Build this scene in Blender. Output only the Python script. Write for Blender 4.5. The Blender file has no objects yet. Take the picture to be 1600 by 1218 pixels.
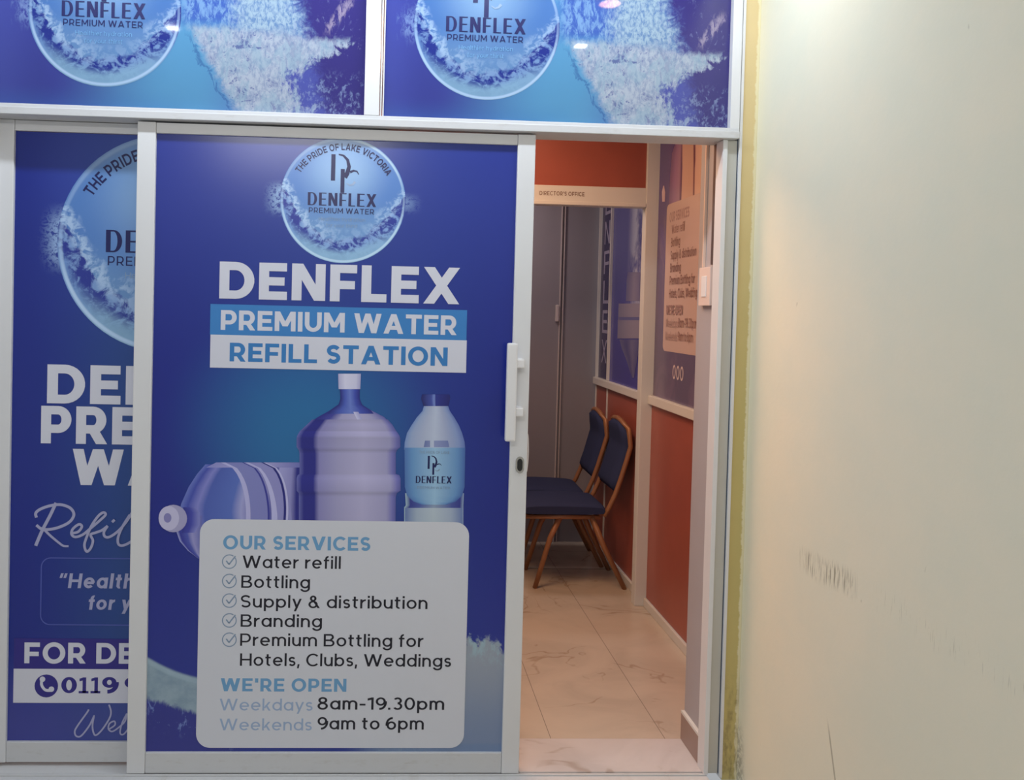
import bpy, bmesh, math, random
from mathutils import Vector, Matrix
random.seed(7)
SC = bpy.context.scene
COL = SC.collection
# ------------------------------------------------------------------ camera
CAM_POS = Vector((0.0, -2.5519, 1.5))
RT = Vector((0.9987923502148238, -0.042679221588117135, 0.02433773196049817))
UP = Vector((-0.023483994442133366, 0.02039221065510579, 0.9995162128498163))
FW = Vector((0.04315487408613895, 0.9988806944721828, -0.019365305403718964))
FPX, PPX, PPY = 1250.0, 663.37, 507.11
cd = bpy.data.cameras.new('camera'); cam = bpy.data.objects.new('camera', cd); COL.objects.link(cam)
cam.matrix_world = Matrix(((RT.x, UP.x, -FW.x, CAM_POS.x), (RT.y, UP.y, -FW.y, CAM_POS.y), (RT.z, UP.z, -FW.z, CAM_POS.z), (0, 0, 0, 1)))
cd.sensor_width = 36; cd.lens = FPX / 1600 * 36
cd.shift_x = (800 - PPX) / 1600; cd.shift_y = (PPY - 609) / 1600
cd.clip_start = 0.05
SC.camera = cam
# ------------------------------------------------------------------ world, lights, exposure
SC.view_settings.view_transform = 'Standard'; SC.view_settings.look = 'None'
SC.view_settings.gamma = 1; SC.view_settings.use_curve_mapping = False
SC.view_settings.exposure = -0.28
w = bpy.data.worlds.new('world'); SC.world = w; w.use_nodes = True
w.node_tree.nodes['Background'].inputs[0].default_value = (0.93, 0.96, 1.0, 1)
w.node_tree.nodes['Background'].inputs[1].default_value = 0.50
def area(name, loc, rot, sx, sy, energy, color):
    l = bpy.data.lights.new(name, 'AREA'); l.shape = 'RECTANGLE'; l.size = sx; l.size_y = sy
    l.energy = energy; l.color = color
    o = bpy.data.objects.new(name, l); o.location = loc; o.rotation_euler = rot; COL.objects.link(o)
    return o
area('batten_light', (-0.13, -0.40, 2.765), (math.radians(12), 0, 0), 2.4, 0.05, 22.5, (0.83, 0.91, 1.0))
area('corridor_fill', (-0.7, -3.6, 2.83), (math.radians(38), 0, 0), 1.2, 0.3, 38, (1.0, 0.98, 0.95))  # added fill behind the camera to brighten the shop front, no fixture
area('office_light', (-0.1, 0.70, 2.55), (0, 0, 0), 1.2, 0.7, 33, (1.0, 0.57, 0.31))
area('back_room_light', (0.45, 2.05, 2.5), (0, 0, 0), 0.3, 0.3, 9.5, (1.0, 0.80, 0.74))

# ------------------------------------------------------------------ helpers
def ray(x, y):
    return RT * ((x - PPX) / FPX) - UP * ((y - PPY) / FPX) + FW
def at(x, y, ax, v):            # photograph point on a world plane (0: X=v, 1: Y=v, 2: Z=v)
    d = ray(x, y); t = (v - CAM_POS[ax]) / d[ax]
    return CAM_POS + d * t
def lin(c):
    return tuple((v / 255 / 12.92 if v / 255 <= .04045 else ((v / 255 + .055) / 1.055) ** 2.4) for v in c[:3])
def pc(r, g, b, k=1.3):
    return tuple(min(0.95, v * k) for v in lin((r, g, b)))
MATS = {}
def mat(name, color, rough=.5, metal=0, bump=0, bscale=200, emis=0, var=0, coat=0, spec=.5):
    if name in MATS: return MATS[name]
    m = bpy.data.materials.new(name); m.use_nodes = True; nt = m.node_tree; b = nt.nodes['Principled BSDF']
    b.inputs['Base Color'].default_value = (*color, 1); b.inputs['Roughness'].default_value = rough
    b.inputs['Metallic'].default_value = metal; b.inputs['Coat Weight'].default_value = coat
    b.inputs['Coat Roughness'].default_value = .08; b.inputs['Specular IOR Level'].default_value = spec
    if emis:
        b.inputs['Emission Color'].default_value = (*color, 1); b.inputs['Emission Strength'].default_value = emis
    tc = nt.nodes.new('ShaderNodeTexCoord')
    if bump or var:
        n = nt.nodes.new('ShaderNodeTexNoise'); n.inputs['Scale'].default_value = bscale; n.inputs['Detail'].default_value = 3
        nt.links.new(tc.outputs['Object'], n.inputs['Vector'])
        if bump:
            bp = nt.nodes.new('ShaderNodeBump'); bp.inputs['Strength'].default_value = bump; bp.inputs['Distance'].default_value = .002
            nt.links.new(n.outputs[0], bp.inputs['Height']); nt.links.new(bp.outputs[0], b.inputs['Normal'])
        if var:
            n2 = nt.nodes.new('ShaderNodeTexNoise'); n2.inputs['Scale'].default_value = 6; n2.inputs['Detail'].default_value = 5
            nt.links.new(tc.outputs['Object'], n2.inputs['Vector'])
            mx = nt.nodes.new('ShaderNodeMix'); mx.data_type = 'RGBA'
            mx.inputs['A'].default_value = (*[c * (1 - var) for c in color], 1); mx.inputs['B'].default_value = (*[min(1, c * (1 + var)) for c in color], 1)
            nt.links.new(n2.outputs[0], mx.inputs[0]); nt.links.new(mx.outputs[2], b.inputs['Base Color'])
    MATS[name] = m
    return m

class X:                         # node expressions
    nt = None
    def __init__(s, k): s.k = k
    @staticmethod
    def m(op, *a):
        n = X.nt.nodes.new('ShaderNodeMath'); n.operation = op
        for i, v in enumerate(a):
            if isinstance(v, X): X.nt.links.new(v.k, n.inputs[i])
            else: n.inputs[i].default_value = v
        return X(n.outputs[0])
    def __add__(s, o): return X.m('ADD', s, o)
    __radd__ = __add__
    def __sub__(s, o): return X.m('SUBTRACT', s, o)
    def __rsub__(s, o): return X.m('SUBTRACT', o, s)
    def __mul__(s, o): return X.m('MULTIPLY', s, o)
    __rmul__ = __mul__
    def __truediv__(s, o): return X.m('DIVIDE', s, o)
def sm(v, a, b):                 # smoothstep; a > b gives the falling version
    if a > b: return 1 - sm(v, b, a)
    n = X.nt.nodes.new('ShaderNodeMapRange'); n.interpolation_type = 'SMOOTHSTEP'
    X.nt.links.new(v.k, n.inputs[0]); n.inputs[1].default_value = a; n.inputs[2].default_value = b
    return X(n.outputs[0])
def hyp(a, b): return X.m('SQRT', a * a + b * b)
def xabs(a): return X.m('ABSOLUTE', a)
def xmax(a, b): return X.m('MAXIMUM', a, b)
def xmin(a, b): return X.m('MINIMUM', a, b)
def clamp(a): return xmin(xmax(a, 0.0), 1.0)
def noise(u, v, su, sv, det=4, rough=.6, dist=0, off=0):
    c = X.nt.nodes.new('ShaderNodeCombineXYZ')
    X.nt.links.new((u * su).k, c.inputs[0]); X.nt.links.new((v * sv).k, c.inputs[1]); c.inputs[2].default_value = off
    n = X.nt.nodes.new('ShaderNodeTexNoise'); n.inputs['Scale'].default_value = 1; n.inputs['Detail'].default_value = det
    n.inputs['Roughness'].default_value = rough; n.inputs['Distortion'].default_value = dist
    X.nt.links.new(c.outputs[0], n.inputs['Vector'])
    return X(n.outputs[0])
def mix(f, a, b):
    n = X.nt.nodes.new('ShaderNodeMix'); n.data_type = 'RGBA'
    if isinstance(f, X): X.nt.links.new(f.k, n.inputs[0])
    else: n.inputs[0].default_value = f
    for v, s in ((a, 6), (b, 7)):
        if isinstance(v, X): X.nt.links.new(v.k, n.inputs[s])
        else: n.inputs[s].default_value = (*v, 1)
    return X(n.outputs[2])
def shader(name, rough=.25, spec=.5):
    m = bpy.data.materials.new(name); m.use_nodes = True; X.nt = m.node_tree
    b = m.node_tree.nodes['Principled BSDF']; b.inputs['Roughness'].default_value = rough; b.inputs['Specular IOR Level'].default_value = spec
    tc = X.nt.nodes.new('ShaderNodeTexCoord'); sp = X.nt.nodes.new('ShaderNodeSeparateXYZ')
    X.nt.links.new(tc.outputs['Object'], sp.inputs[0])
    def done(col, r=None, bump=None, bd=.002):
        X.nt.links.new(col.k, b.inputs['Base Color'])
        if r is not None: X.nt.links.new(r.k, b.inputs['Roughness'])
        if bump is not None:
            bp = m.node_tree.nodes.new('ShaderNodeBump'); bp.inputs['Strength'].default_value = .5; bp.inputs['Distance'].default_value = bd
            m.node_tree.links.new(bump.k, bp.inputs['Height']); m.node_tree.links.new(bp.outputs[0], b.inputs['Normal'])
        return m
    return X(sp.outputs[0]), X(sp.outputs[1]), X(sp.outputs[2]), done

def link_mesh(name, bm, m, parent=None, loc=None):
    me = bpy.data.meshes.new(name); bm.to_mesh(me); bm.free()
    for k in (m if isinstance(m, (list, tuple)) else [m]): me.materials.append(k)
    o = bpy.data.objects.new(name, me); COL.objects.link(o)
    if parent: o.parent = parent
    if loc is not None: o.location = loc
    return o
def empty(name, loc=(0, 0, 0), rz=0):
    o = bpy.data.objects.new(name, None); o.location = loc; o.rotation_euler = (0, 0, rz); o.empty_display_size = .1; COL.objects.link(o)
    return o
def tag(o, label=None, cat=None, group=None, kind=None):
    if label: o['label'] = label
    if cat: o['category'] = cat
    if group: o['group'] = group
    if kind: o['kind'] = kind
    return o
def wloc(p):
    v = Vector((0, 0, 0))
    while p is not None: v += p.location; p = p.parent
    return v
def bx(bm, x0, x1, y0, y1, z0, z1, bev=0, mi=0):
    vs = [bm.verts.new((x, y, z)) for x in (x0, x1) for y in (y0, y1) for z in (z0, z1)]
    fs = [bm.faces.new([vs[i] for i in q]) for q in ((0, 1, 3, 2), (4, 6, 7, 5), (0, 4, 5, 1), (2, 3, 7, 6), (0, 2, 6, 4), (1, 5, 7, 3))]
    for f in fs: f.material_index = mi
    if bev:
        es = list({e for f in fs for e in f.edges})
        r = bmesh.ops.bevel(bm, geom=es, offset=bev, segments=2, profile=.6, affect='EDGES', clamp_overlap=True)
        for f in r['faces']: f.material_index = mi
def boxes(name, m, parent, *bs, bev=0):        # boxes given in WORLD coordinates
    o0 = wloc(parent); bm = bmesh.new()
    for b in bs:
        bx(bm, b[0] - o0.x, b[1] - o0.x, b[2] - o0.y, b[3] - o0.y, b[4] - o0.z, b[5] - o0.z, bev, b[6] if len(b) > 6 else 0)
    bmesh.ops.recalc_face_normals(bm, faces=bm.faces)
    return link_mesh(name, bm, m, parent)
def tube(bm, pts, r, seg=10, r2=None, cap=True, mi=0, flat=1.0):
    n = len(pts); rings = []
    pts = [Vector(p) for p in pts]
    for i, p in enumerate(pts):
        t = (pts[min(i + 1, n - 1)] - pts[max(i - 1, 0)]).normalized()
        a = Vector((0, 1, 0)) if abs(t.y) < .9 else Vector((1, 0, 0))
        u = t.cross(a).normalized(); v = t.cross(u).normalized()
        rr = r if r2 is None else r + (r2 - r) * i / (n - 1)
        rings.append([bm.verts.new(p + u * rr * math.cos(k * 2 * math.pi / seg) * flat + v * rr * math.sin(k * 2 * math.pi / seg)) for k in range(seg)])
    for i in range(n - 1):
        for k in range(seg):
            f = bm.faces.new((rings[i][k], rings[i][(k + 1) % seg], rings[i + 1][(k + 1) % seg], rings[i + 1][k])); f.smooth = True; f.material_index = mi
    if cap:
        for q in (rings[0], rings[-1]):
            f = bm.faces.new(q); f.material_index = mi
    bmesh.ops.recalc_face_normals(bm, faces=bm.faces)
def spline(pts, n=8):
    out = []; P = [Vector((*p, 0)) if len(p) == 2 else Vector(p) for p in pts]
    for i in range(len(P) - 1):
        p0, p1, p2, p3 = P[max(i - 1, 0)], P[i], P[i + 1], P[min(i + 2, len(P) - 1)]
        for k in range(n):
            t = k / n
            out.append(.5 * ((2 * p1) + (p2 - p0) * t + (2 * p0 - 5 * p1 + 4 * p2 - p3) * t * t + (3 * p1 - p0 - 3 * p2 + p3) * t ** 3))
    out.append(P[-1])
    return out

# ------------------------------------------------------------------ lettering: strokes built as flat vinyl shapes
def ring(cx, cy, rx, ry, w, h, a0=0, a1=360):
    n = max(6, int(abs(a1 - a0) / 12)); q = []
    for i in range(n):
        p = []
        for a in (a0 + (a1 - a0) * i / n, a0 + (a1 - a0) * (i + 1) / n):
            c, s = math.cos(math.radians(a)), math.sin(math.radians(a))
            p.append(((cx + rx * c, cy + ry * s), (cx + (rx - w) * c, cy + (ry - h) * s)))
        q.append([p[0][0], p[1][0], p[1][1], p[0][1]])
    return q
def stroke(pts, t, t1=None):
    pts = [Vector((p[0], p[1])) for p in pts]; n = len(pts); L = []; R = []
    for i, p in enumerate(pts):
        d = (pts[min(i + 1, n - 1)] - pts[max(i - 1, 0)]).normalized(); nn = Vector((-d.y, d.x))
        k = t if t1 is None else t + (t1 - t) * i / (n - 1)
        L.append(p + nn * k / 2); R.append(p - nn * k / 2)
    return [[tuple(L[i]), tuple(L[i + 1]), tuple(R[i + 1]), tuple(R[i])] for i in range(n - 1)]
def arc(cx, cy, rx, ry, a0, a1, n=10):
    return [(cx + rx * math.cos(math.radians(a0 + (a1 - a0) * i / n)), cy + ry * math.sin(math.radians(a0 + (a1 - a0) * i / n))) for i in range(n + 1)]
XH = .74
def glyph(c, w, h):
    V = lambda x, a, b: [[(x, a), (x + w, a), (x + w, b), (x, b)]]
    H = lambda y, a, b: [[(a, y), (b, y), (b, y + h), (a, y + h)]]
    D = lambda xb, xt, y0=0, y1=1, t=None: [[(xb, y0), (xb + (t or w * 1.12), y0), (xt + (t or w * 1.12), y1), (xt, y1)]]
    d = w * 1.12
    def S(W, T):
        ry = (T / 2 - h / 2) / 2; rx = W / 2 - w / 2
        return stroke(arc(W / 2, T - h / 2 - ry, rx, ry, 25, 270) + arc(W / 2, h / 2 + ry, rx, ry, 90, -155)[1:], (w + h) / 2)
    r = XH / 2
    if c == 'D': return .93, [V(0, 0, 1), H(0, w, .43), H(1 - h, w, .43), ring(.43, .5, .5, .5, w, h, -90, 90)]
    if c == 'E': return .75, [V(0, 0, 1), H(0, 0, .75), H(1 - h, 0, .74), H(.5 - h / 2, 0, .68)]
    if c == 'F': return .72, [V(0, 0, 1), H(1 - h, 0, .72), H(.45 - h / 2, 0, .67)]
    if c == 'L': return .68, [V(0, 0, 1), H(0, 0, .68)]
    if c == 'N': return .9, [V(0, 0, 1), V(.9 - w, 0, 1), D(.9 - d, 0)]
    if c == 'X': return .98, [D(0, .98 - d), D(.98 - d, 0)]
    if c == 'P': return .8, [V(0, 0, 1), H(1 - h, w, .45), H(.28, w, .45), ring(.45, .64, .35, .36, w, h, -90, 90)]
    if c == 'R': return .83, [V(0, 0, 1), H(1 - h, w, .45), H(.28, w, .45), ring(.45, .64, .35, .36, w, h, -90, 90), D(.83 - d, .33, 0, .34)]
    if c == 'B': return .82, [V(0, 0, 1), H(1 - h, w, .5), H(.5 - h / 2, w, .5), H(0, w, .5), ring(.5, .75, .26, .25, w, h, -90, 90), ring(.5, .27, .32, .27, w, h, -90, 90)]
    if c == 'M': return 1.06, [V(0, 0, 1), V(1.06 - w, 0, 1), D(.53 - d / 2, 0, .25), D(.53 - d / 2, 1.06 - d, .25)]
    if c == 'I': return w, [V(0, 0, 1)]
    if c == 'U': return .86, [V(0, .42, 1), V(.86 - w, .42, 1), ring(.43, .42, .43, .42, w, h, 180, 360)]
    if c == 'W': return 1.4, [D(.38 - d / 2, 0), D(.38 - d / 2, .70 - d / 2), D(1.02 - d / 2, .70 - d / 2), D(1.02 - d / 2, 1.4 - d)]
    if c == 'V': return 1.0, [D(.5 - d / 2, 0), D(.5 - d / 2, 1.0 - d)]
    if c == 'Y': return .9, [D(.45 - d / 2, 0, .38), D(.45 - d / 2, .9 - d, .38), V(.45 - w / 2, 0, .42)]
    if c == 'A': return 1.02, [D(0, .51 - d / 2), D(1.02 - d, .51 - d / 2), H(.2, .2, .82)]
    if c == 'T': return .82, [V(.41 - w / 2, 0, 1), H(1 - h, 0, .82)]
    if c == 'S': return .74, [S(.74, 1)]
    if c == 'O': return 1.06, [ring(.53, .5, .53, .52, w, h)]
    if c == 'C': return .92, [ring(.52, .5, .52, .52, w, h, 42, 318)]
    if c == 'G': return .98, [ring(.52, .5, .52, .52, w, h, 42, 335), V(.98 - w, .1, .5), H(.42, .55, .98)]
    if c == 'H': return .88, [V(0, 0, 1), V(.88 - w, 0, 1), H(.5 - h / 2, 0, .88)]
    if c == 'K': return .86, [V(0, 0, 1), D(w * .6, .86 - d, .3), D(.86 - d, .3, 0, .56)]
    if c in "'’": return w, [V(0, .68, 1)]
    if c == '“': return w * 2.3, [D(0, w * .3, .68, 1, w * .8), D(w * 1.2, w * 1.5, .68, 1, w * .8)]
    if c == '-': return .42, [H(.34, 0, .42)]
    if c == '.': return w, [V(0, 0, w)]
    if c == ',': return w, [D(-.04, w * .1, -.18, w, w * .9)]
    if c == 'a': return XH, [ring(r, r, r, r, w, h), V(XH - w, 0, XH)]
    if c == 'b': return XH, [ring(r, r, r, r, w, h), V(0, 0, 1.03)]
    if c == 'd': return XH, [ring(r, r, r, r, w, h), V(XH - w, 0, 1.03)]
    if c == 'p': return XH, [ring(r, r, r, r, w, h), V(0, -.27, XH)]
    if c == 'g': return XH, [ring(r, r, r, r, w, h), V(XH - w, 0, XH), ring(r, 0, r, .29, w, h, 195, 360)]
    if c == 'e': return XH, [ring(r, r, r, r, w, h, 0, 318), H(r - h / 2, w * .4, XH - w * .2)]
    if c == 'o': return XH, [ring(r, r, r, r, w, h)]
    if c == 'c': return .66, [ring(r, r, r, r, w, h, 45, 315)]
    if c == 't': return .44, [V(.1, .12, .95), H(XH - h, 0, .42), ring(.32, .22, .22, .22, w, h, 180, 290)]
    if c == 'r': return .40, [V(0, 0, XH), ring(.40, .34, .40, .40, w, h, 88, 160)]
    if c == 'f': return .42, [V(.1, 0, .78), ring(.34, .78, .24, .25, w, h, 80, 180), H(XH - h, 0, .42)]
    if c == 'i': return w, [V(0, 0, XH), V(0, .86, 1.03)]
    if c == 'l': return w, [V(0, 0, 1.03)]
    if c == 'n': return .66, [V(0, 0, XH), ring(.33, XH - .33, .33, .33, w, h, 0, 180), V(.66 - w, 0, XH - .33)]
    if c == 'h': return .66, [V(0, 0, 1.03), ring(.33, XH - .33, .33, .33, w, h, 0, 180), V(.66 - w, 0, XH - .33)]
    if c == 'm':
        return 1.06, [V(0, 0, XH), ring(.28 + w * .0, XH - .28, .28, .3, w, h, 0, 180), V(.56 - w, 0, XH - .28), ring(.81 - w / 2, XH - .28, .25 + w / 2, .3, w, h, 0, 180), V(1.06 - w, 0, XH - .28)]
    if c == 'u': return .66, [V(0, .33, XH), ring(.33, .33, .33, .33, w, h, 180, 360), V(.66 - w, 0, XH)]
    if c == 's': return .54, [S(.54, XH)]
    if c == 'y': return .68, [D(.34 - w / 2, 0, 0, XH, w * 1.05), D(.2 - w / 2, .68 - w, -.27, XH, w * 1.05)]
    if c == 'k': return .62, [V(0, 0, 1.03), D(w * .6, .6 - w, .22, XH, w * 1.15), D(.62 - w, .2, 0, .46, w * 1.15)]
    if c == '0': return .76, [ring(.38, .5, .38, .51, w, h)]
    if c == '1': return .38 + w * .3, [V(.38 + w * .3 - w, 0, 1), [[(0, .74), (0, .92), (.38 - w * .4, 1), (.38 - w * .4, .82)]]]
    if c == '8': return .74, [ring(.37, .285, .37, .30, w, h), ring(.37, .755, .32, .26, w, h)]
    if c == '9': return .74, [ring(.36, .67, .36, .34, w, h), stroke(arc(.30, .60, .42 - w * .0, .60 - h / 2, 10, -95), w)]
    if c == '6': return .74, [ring(.38, .33, .36, .34, w, h), stroke(arc(.44, .40, .42, .60 - h / 2, 190, 85), w)]
    if c == '3': return .70, [ring(.36, .74, .31, .27, w, h, -90, 150), ring(.36, .29, .34, .30, w, h, -150, 90)]
    if c == '&': return .84, [ring(.34, .77, .24, .24, w, h), ring(.34, .29, .34, .30, w, h), D(.84 - d, .36, 0, .5)]
    return .38, []
def text_layers(s, w, h, gap):
    x = 0; out = []
    for c in s:
        if c == ' ': x += .36; continue
        a, L = glyph(c, w, h)
        out += [[[(x + p[0], p[1]) for p in q] for q in l] for l in L]
        x += a + gap
    return x - gap, out
class Flat:
    """flat vinyl shapes lying on a plane; face() takes points of that plane"""
    def __init__(s, ax, v, flip=1):
        s.ax, s.v, s.bm, s.k = ax, v, bmesh.new(), 0
        s.cl = s.bm.loops.layers.float_color.new('Col')
    def next(s, n=1): s.k += n
    def pt(s, a, z, e=0):
        off = s.v - (.0006 + s.k * .000012 + e)
        return (a, off, z) if s.ax == 1 else (off, a, z)
    def poly(s, P, mi=0, cols=None):
        f = s.bm.faces.new([s.bm.verts.new(s.pt(*p)) for p in P]); f.material_index = mi
        f.normal_update()
        nrm = f.normal[s.ax]
        if nrm > 0: f.normal_flip()
        if cols is not None:
            vs = {tuple(round(q, 6) for q in s.pt(*p)): c for p, c in zip(P, cols)}
            for l in f.loops:
                c = vs[tuple(round(q, 6) for q in Vector(l.vert.co))] if False else None
            for l in f.loops:
                best = min(zip(P, cols), key=lambda pcx: (Vector(s.pt(*pcx[0])) - l.vert.co).length)[1]
                l[s.cl] = (*best, 1)
    def text(s, t, x0, x1, z, cap, w=.15, h=None, gap=.14, mi=0, slant=0, sign=1):
        h = h if h is not None else w * .88
        W, L = text_layers(t, w, h, gap); k = (x1 - x0) / W; k0 = s.k
        for l in L:
            s.next()
            for q in l: s.poly([(x0 + p[0] * k + slant * p[1] * cap, z + p[1] * cap) for p in q], mi)
        s.k = k0
    def build(s, name, m, parent):
        o0 = wloc(parent)
        for v in s.bm.verts: v.co -= o0
        return link_mesh(name, s.bm, m, parent)
def F(px, py, Y=0.0):            # photograph point on the shop front
    p = at(px, py, 1, Y); return p.x, p.z
def ftext(fl, t, pxL, pyb, pxR, cap_px, Y, **k):
    x0, z0 = F(pxL, pyb, Y); x1 = F(pxR, pyb + (pxR - pxL) * .02, Y)[0]
    fl.text(t, x0, x1, z0, cap_px / 487.0, **k)

# ------------------------------------------------------------------ materials
alu = mat('white_aluminium', (.74, .75, .77), .38, bump=.05, bscale=60, var=.03)
alu_in = mat('white_aluminium_inside', (.72, .72, .70), .4, var=.03)
grey_paint = mat('grey_paint', (.42, .40, .43), .6, var=.05)
red_board = mat('red_laminate', (.37, .098, .070), .35, var=.12)
grey_glass = mat('dark_grey_frosted_glass', (.30, .29, .33), .35, var=.04)
sealant = mat('dark_sealant', (.06, .09, .14), .6)
white_pl = mat('white_plastic', (.82, .82, .84), .3)
chrome = mat('steel', (.55, .53, .5), .25, 1)
black = mat('black_plastic', (.02, .02, .02), .4)
ink_white = mat('ink_white', pc(192, 194, 206), .3)
ink_card = mat('ink_card', pc(192, 195, 204), .3)
ink_navy = mat('ink_navy', pc(18, 22, 76), .3)
ink_black = mat('ink_black', pc(14, 14, 30), .3)
ink_blue = mat('ink_blue', pc(48, 112, 172), .3)
ink_head = mat('ink_heading', pc(98, 146, 186), .3)
ink_pale = mat('ink_pale', pc(140, 160, 190), .3)
ink_strip = mat('ink_strip', pc(52, 116, 178), .3)
ink_violet = mat('ink_violet', pc(42, 36, 120), .3)
ink_script = mat('ink_script', pc(150, 152, 185), .3)
ink_line = mat('ink_line', pc(72, 84, 160), .3)
ink_grey = mat('ink_grey', pc(120, 140, 165), .3)
brown_ink = mat('brown_lettering', (.22, .14, .11), .5)
def vcol_mat(name, rough=.3):
    m = bpy.data.materials.new(name); m.use_nodes = True; nt = m.node_tree
    a = nt.nodes.new('ShaderNodeVertexColor'); a.layer_name = 'Col'; b = nt.nodes['Principled BSDF']
    nt.links.new(a.outputs[0], b.inputs['Base Color']); b.inputs['Roughness'].default_value = rough
    return m
ink_print = vcol_mat('printed_picture')

# --- printed pane of the fanlights; local origin at the globe's centre, unit metre
PX = 1 / 487.0
def fanlight_print():
    u, y, v, done = shader('fanlight_print', .035)
    kk = .74
    P = lambda r, g, b: pc(r, g, b, kk)
    U = u / PX; V = v * (-1 / PX)            # poster points right and down
    base = mix(sm(U + V * .2, -60, 125), P(64, 72, 158), P(96, 160, 206))
    base = mix(sm(U, -90, -170) * .4, base, P(92, 104, 200))
    base = mix(sm(U + V * .12, 150, 300), base, P(84, 92, 176))
    base = mix(sm(V, 110, 155) * sm(U, 170, 60) * .35, base, P(66, 116, 186))
    n1 = noise(U, V, .045, .024, 7, .7, 1.0)
    n2 = noise(U, V, .11, .045, 7, .75, .7, 3)
    n3 = noise(U, V, .028, .028, 6, .68, 1.8, 7)
    n4 = noise(U, V, .20, .11, 5, .7, .4, 15)
    hi = sm(V, 30, 0)                         # area above the falling water
    c_up = mix(sm(n2, .44, .60), P(70, 104, 190), P(128, 168, 218))
    base = mix(hi * sm(U, 96, 130), base, c_up)
    c_mid = mix(sm(n4, .38, .58), P(112, 146, 192), P(170, 194, 214))
    base = mix(sm(V + (n1 - .5) * 60, 42, 14) * sm(U + (n2 - .5) * 90, 175, 215) * sm(U + (n3 - .5) * 120 - (V + 0) * .25, 318, 282), base, c_mid)
    dark = P(62, 56, 132)
    base = mix(sm(U + (n3 - .5) * 70 - V * .25, 285, 318), base, dark)
    spr = sm(n4 * .55 + n1 * .6, .64, .78) * sm(V, 45, 10) * sm(U, 270, 300)
    base = mix(spr * .8, base, P(150, 160, 208))
    streak = sm(xabs(U - 352 + V * .55 + (n1 - .5) * 26), 13, 4) * sm(n2, .42, .56) * sm(V, 28, 8) * sm(V, -42, -20)
    base = mix(streak * .8, base, P(178, 164, 190))
    # falling mass of water
    xl = xmax(V - 18, 0.0) * .60 + 118
    xr = 388 - sm(V, 30, 92) * 92 + sm(V, 92, 150) * 22
    tp = 16 - sm(U, 230, 330) * -12
    mask = sm(U - xl + (n3 - .5) * 46, 0, 18) * sm(xr - U + (n2 - .5) * 110 + (n3 - .5) * 110, 0, 26) * sm(V + (n1 - .5) * 34 - 12 - sm(U, 220, 340) * 12, 0, 14)
    cl = mix(sm(n4 * .5 + n2 * .5, .38, .56), P(134, 152, 188), P(186, 196, 214))
    teal = sm(n1, .46, .60) * .55
    cl = mix(teal, cl, P(150, 182, 204))
    holes = sm(n3 + (n4 - .5) * .6, .57, .66) * (sm(U, 290, 230) * .55 + .3)
    cl = mix(holes, cl, P(84, 98, 160))
    base = mix(mask, base, cl)
    base = mix(sm(U, 268, 320) * sm(V, 70, 100) * sm(n4 * .5 + n3 * .5, .50, .60) * .7, base, P(142, 160, 206))
    edge = sm(xabs(U - xl + 2 + (n3 - .5) * 46), 3.5, .5) * sm(V, 25, 45) * .55
    base = mix(edge, base, P(50, 84, 152))
    rr = hyp(U, V)
    sp = sm(rr + (n2 - .5) * 60, 142, 116) * sm(U, -84, -106) * sm(xabs(V + (n1 - .5) * 50), 34, 8) * sm(n4, .42, .54) * .8
    base = mix(sp, base, P(134, 160, 214))
    return done(base)
def globe_print(name, R, k=1.0):              # the glass globe logo: local origin at its centre, radius R
    u, y, v, done = shader(name, .25 if k > .8 else .05)
    P = lambda r, g, b: pc(r, g, b, 1.3 * k)
    U = u / R; V = v / R; r = hyp(U, V)
    n1 = noise(U, V, 3.0, 3.0, 5, .6, 1.2); n2 = noise(U, V, 4, 6, 5, .62, 1.6, 4); n3 = noise(U, V, 9, 8, 5, .62, .9, 9)
    c = mix(sm(hyp(U * 1.0, V - .45), .85, .05), P(80, 122, 186), P(136, 172, 212))
    c = mix(sm(V, .1, -.45) * .6, c, P(112, 150, 192))
    wl = U * U * .72 - .56 + (n1 - .5) * .42 + (n3 - .5) * .12 + sm(U, -.55, -1.0) * .18
    d = wl - V
    foam = sm(xabs(d + .0), .20, .03) * sm(n3 * .6 + n2 * .4, .44, .56) * (sm(U, .1, -.7) * .6 + sm(U, .25, .8) * .45 + .22)
    wat = sm(d, .02, .10)
    wc = mix(sm(n2 * .6 + n3 * .4, .45, .57), P(40, 54, 142), P(118, 150, 200))
    wc = mix(sm(d, .30, .52), wc, P(104, 140, 196))
    c = mix(wat, c, wc); c = mix(clamp(foam), c, P(172, 198, 228))
    low = sm(V + (n1 - .5) * .3, -.35, -.85) * sm(r + (n2 - .5) * .12, .74, .88)
    c = mix(low * .85, c, P(136, 176, 206))
    rim = sm(xabs(r - .972), .028, .006) * clamp(sm(xabs(U - .55), .5, .1) * sm(V, -.2, .3) + sm(V, .1, -.5) * .7 + .30)
    c = mix(rim, c, P(176, 204, 236))
    c = mix(sm(r, .90, .965) * sm(V, .3, .8) * .35, c, P(130, 150, 180))
    return done(c)
def globe(parent, cx, cz, R, Y, m, name='globe_logo'):
    bm = bmesh.new(); n = 72
    o0 = wloc(parent)
    bm.faces.new([bm.verts.new((R * math.cos(-2 * math.pi * i / n), 0, R * math.sin(-2 * math.pi * i / n))) for i in range(n)])
    for f in bm.faces:
        f.normal_update()
        if f.normal.y > 0: f.normal_flip()
    return link_mesh(name, bm, m, parent, Vector((cx, Y, cz)) - o0)

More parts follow.
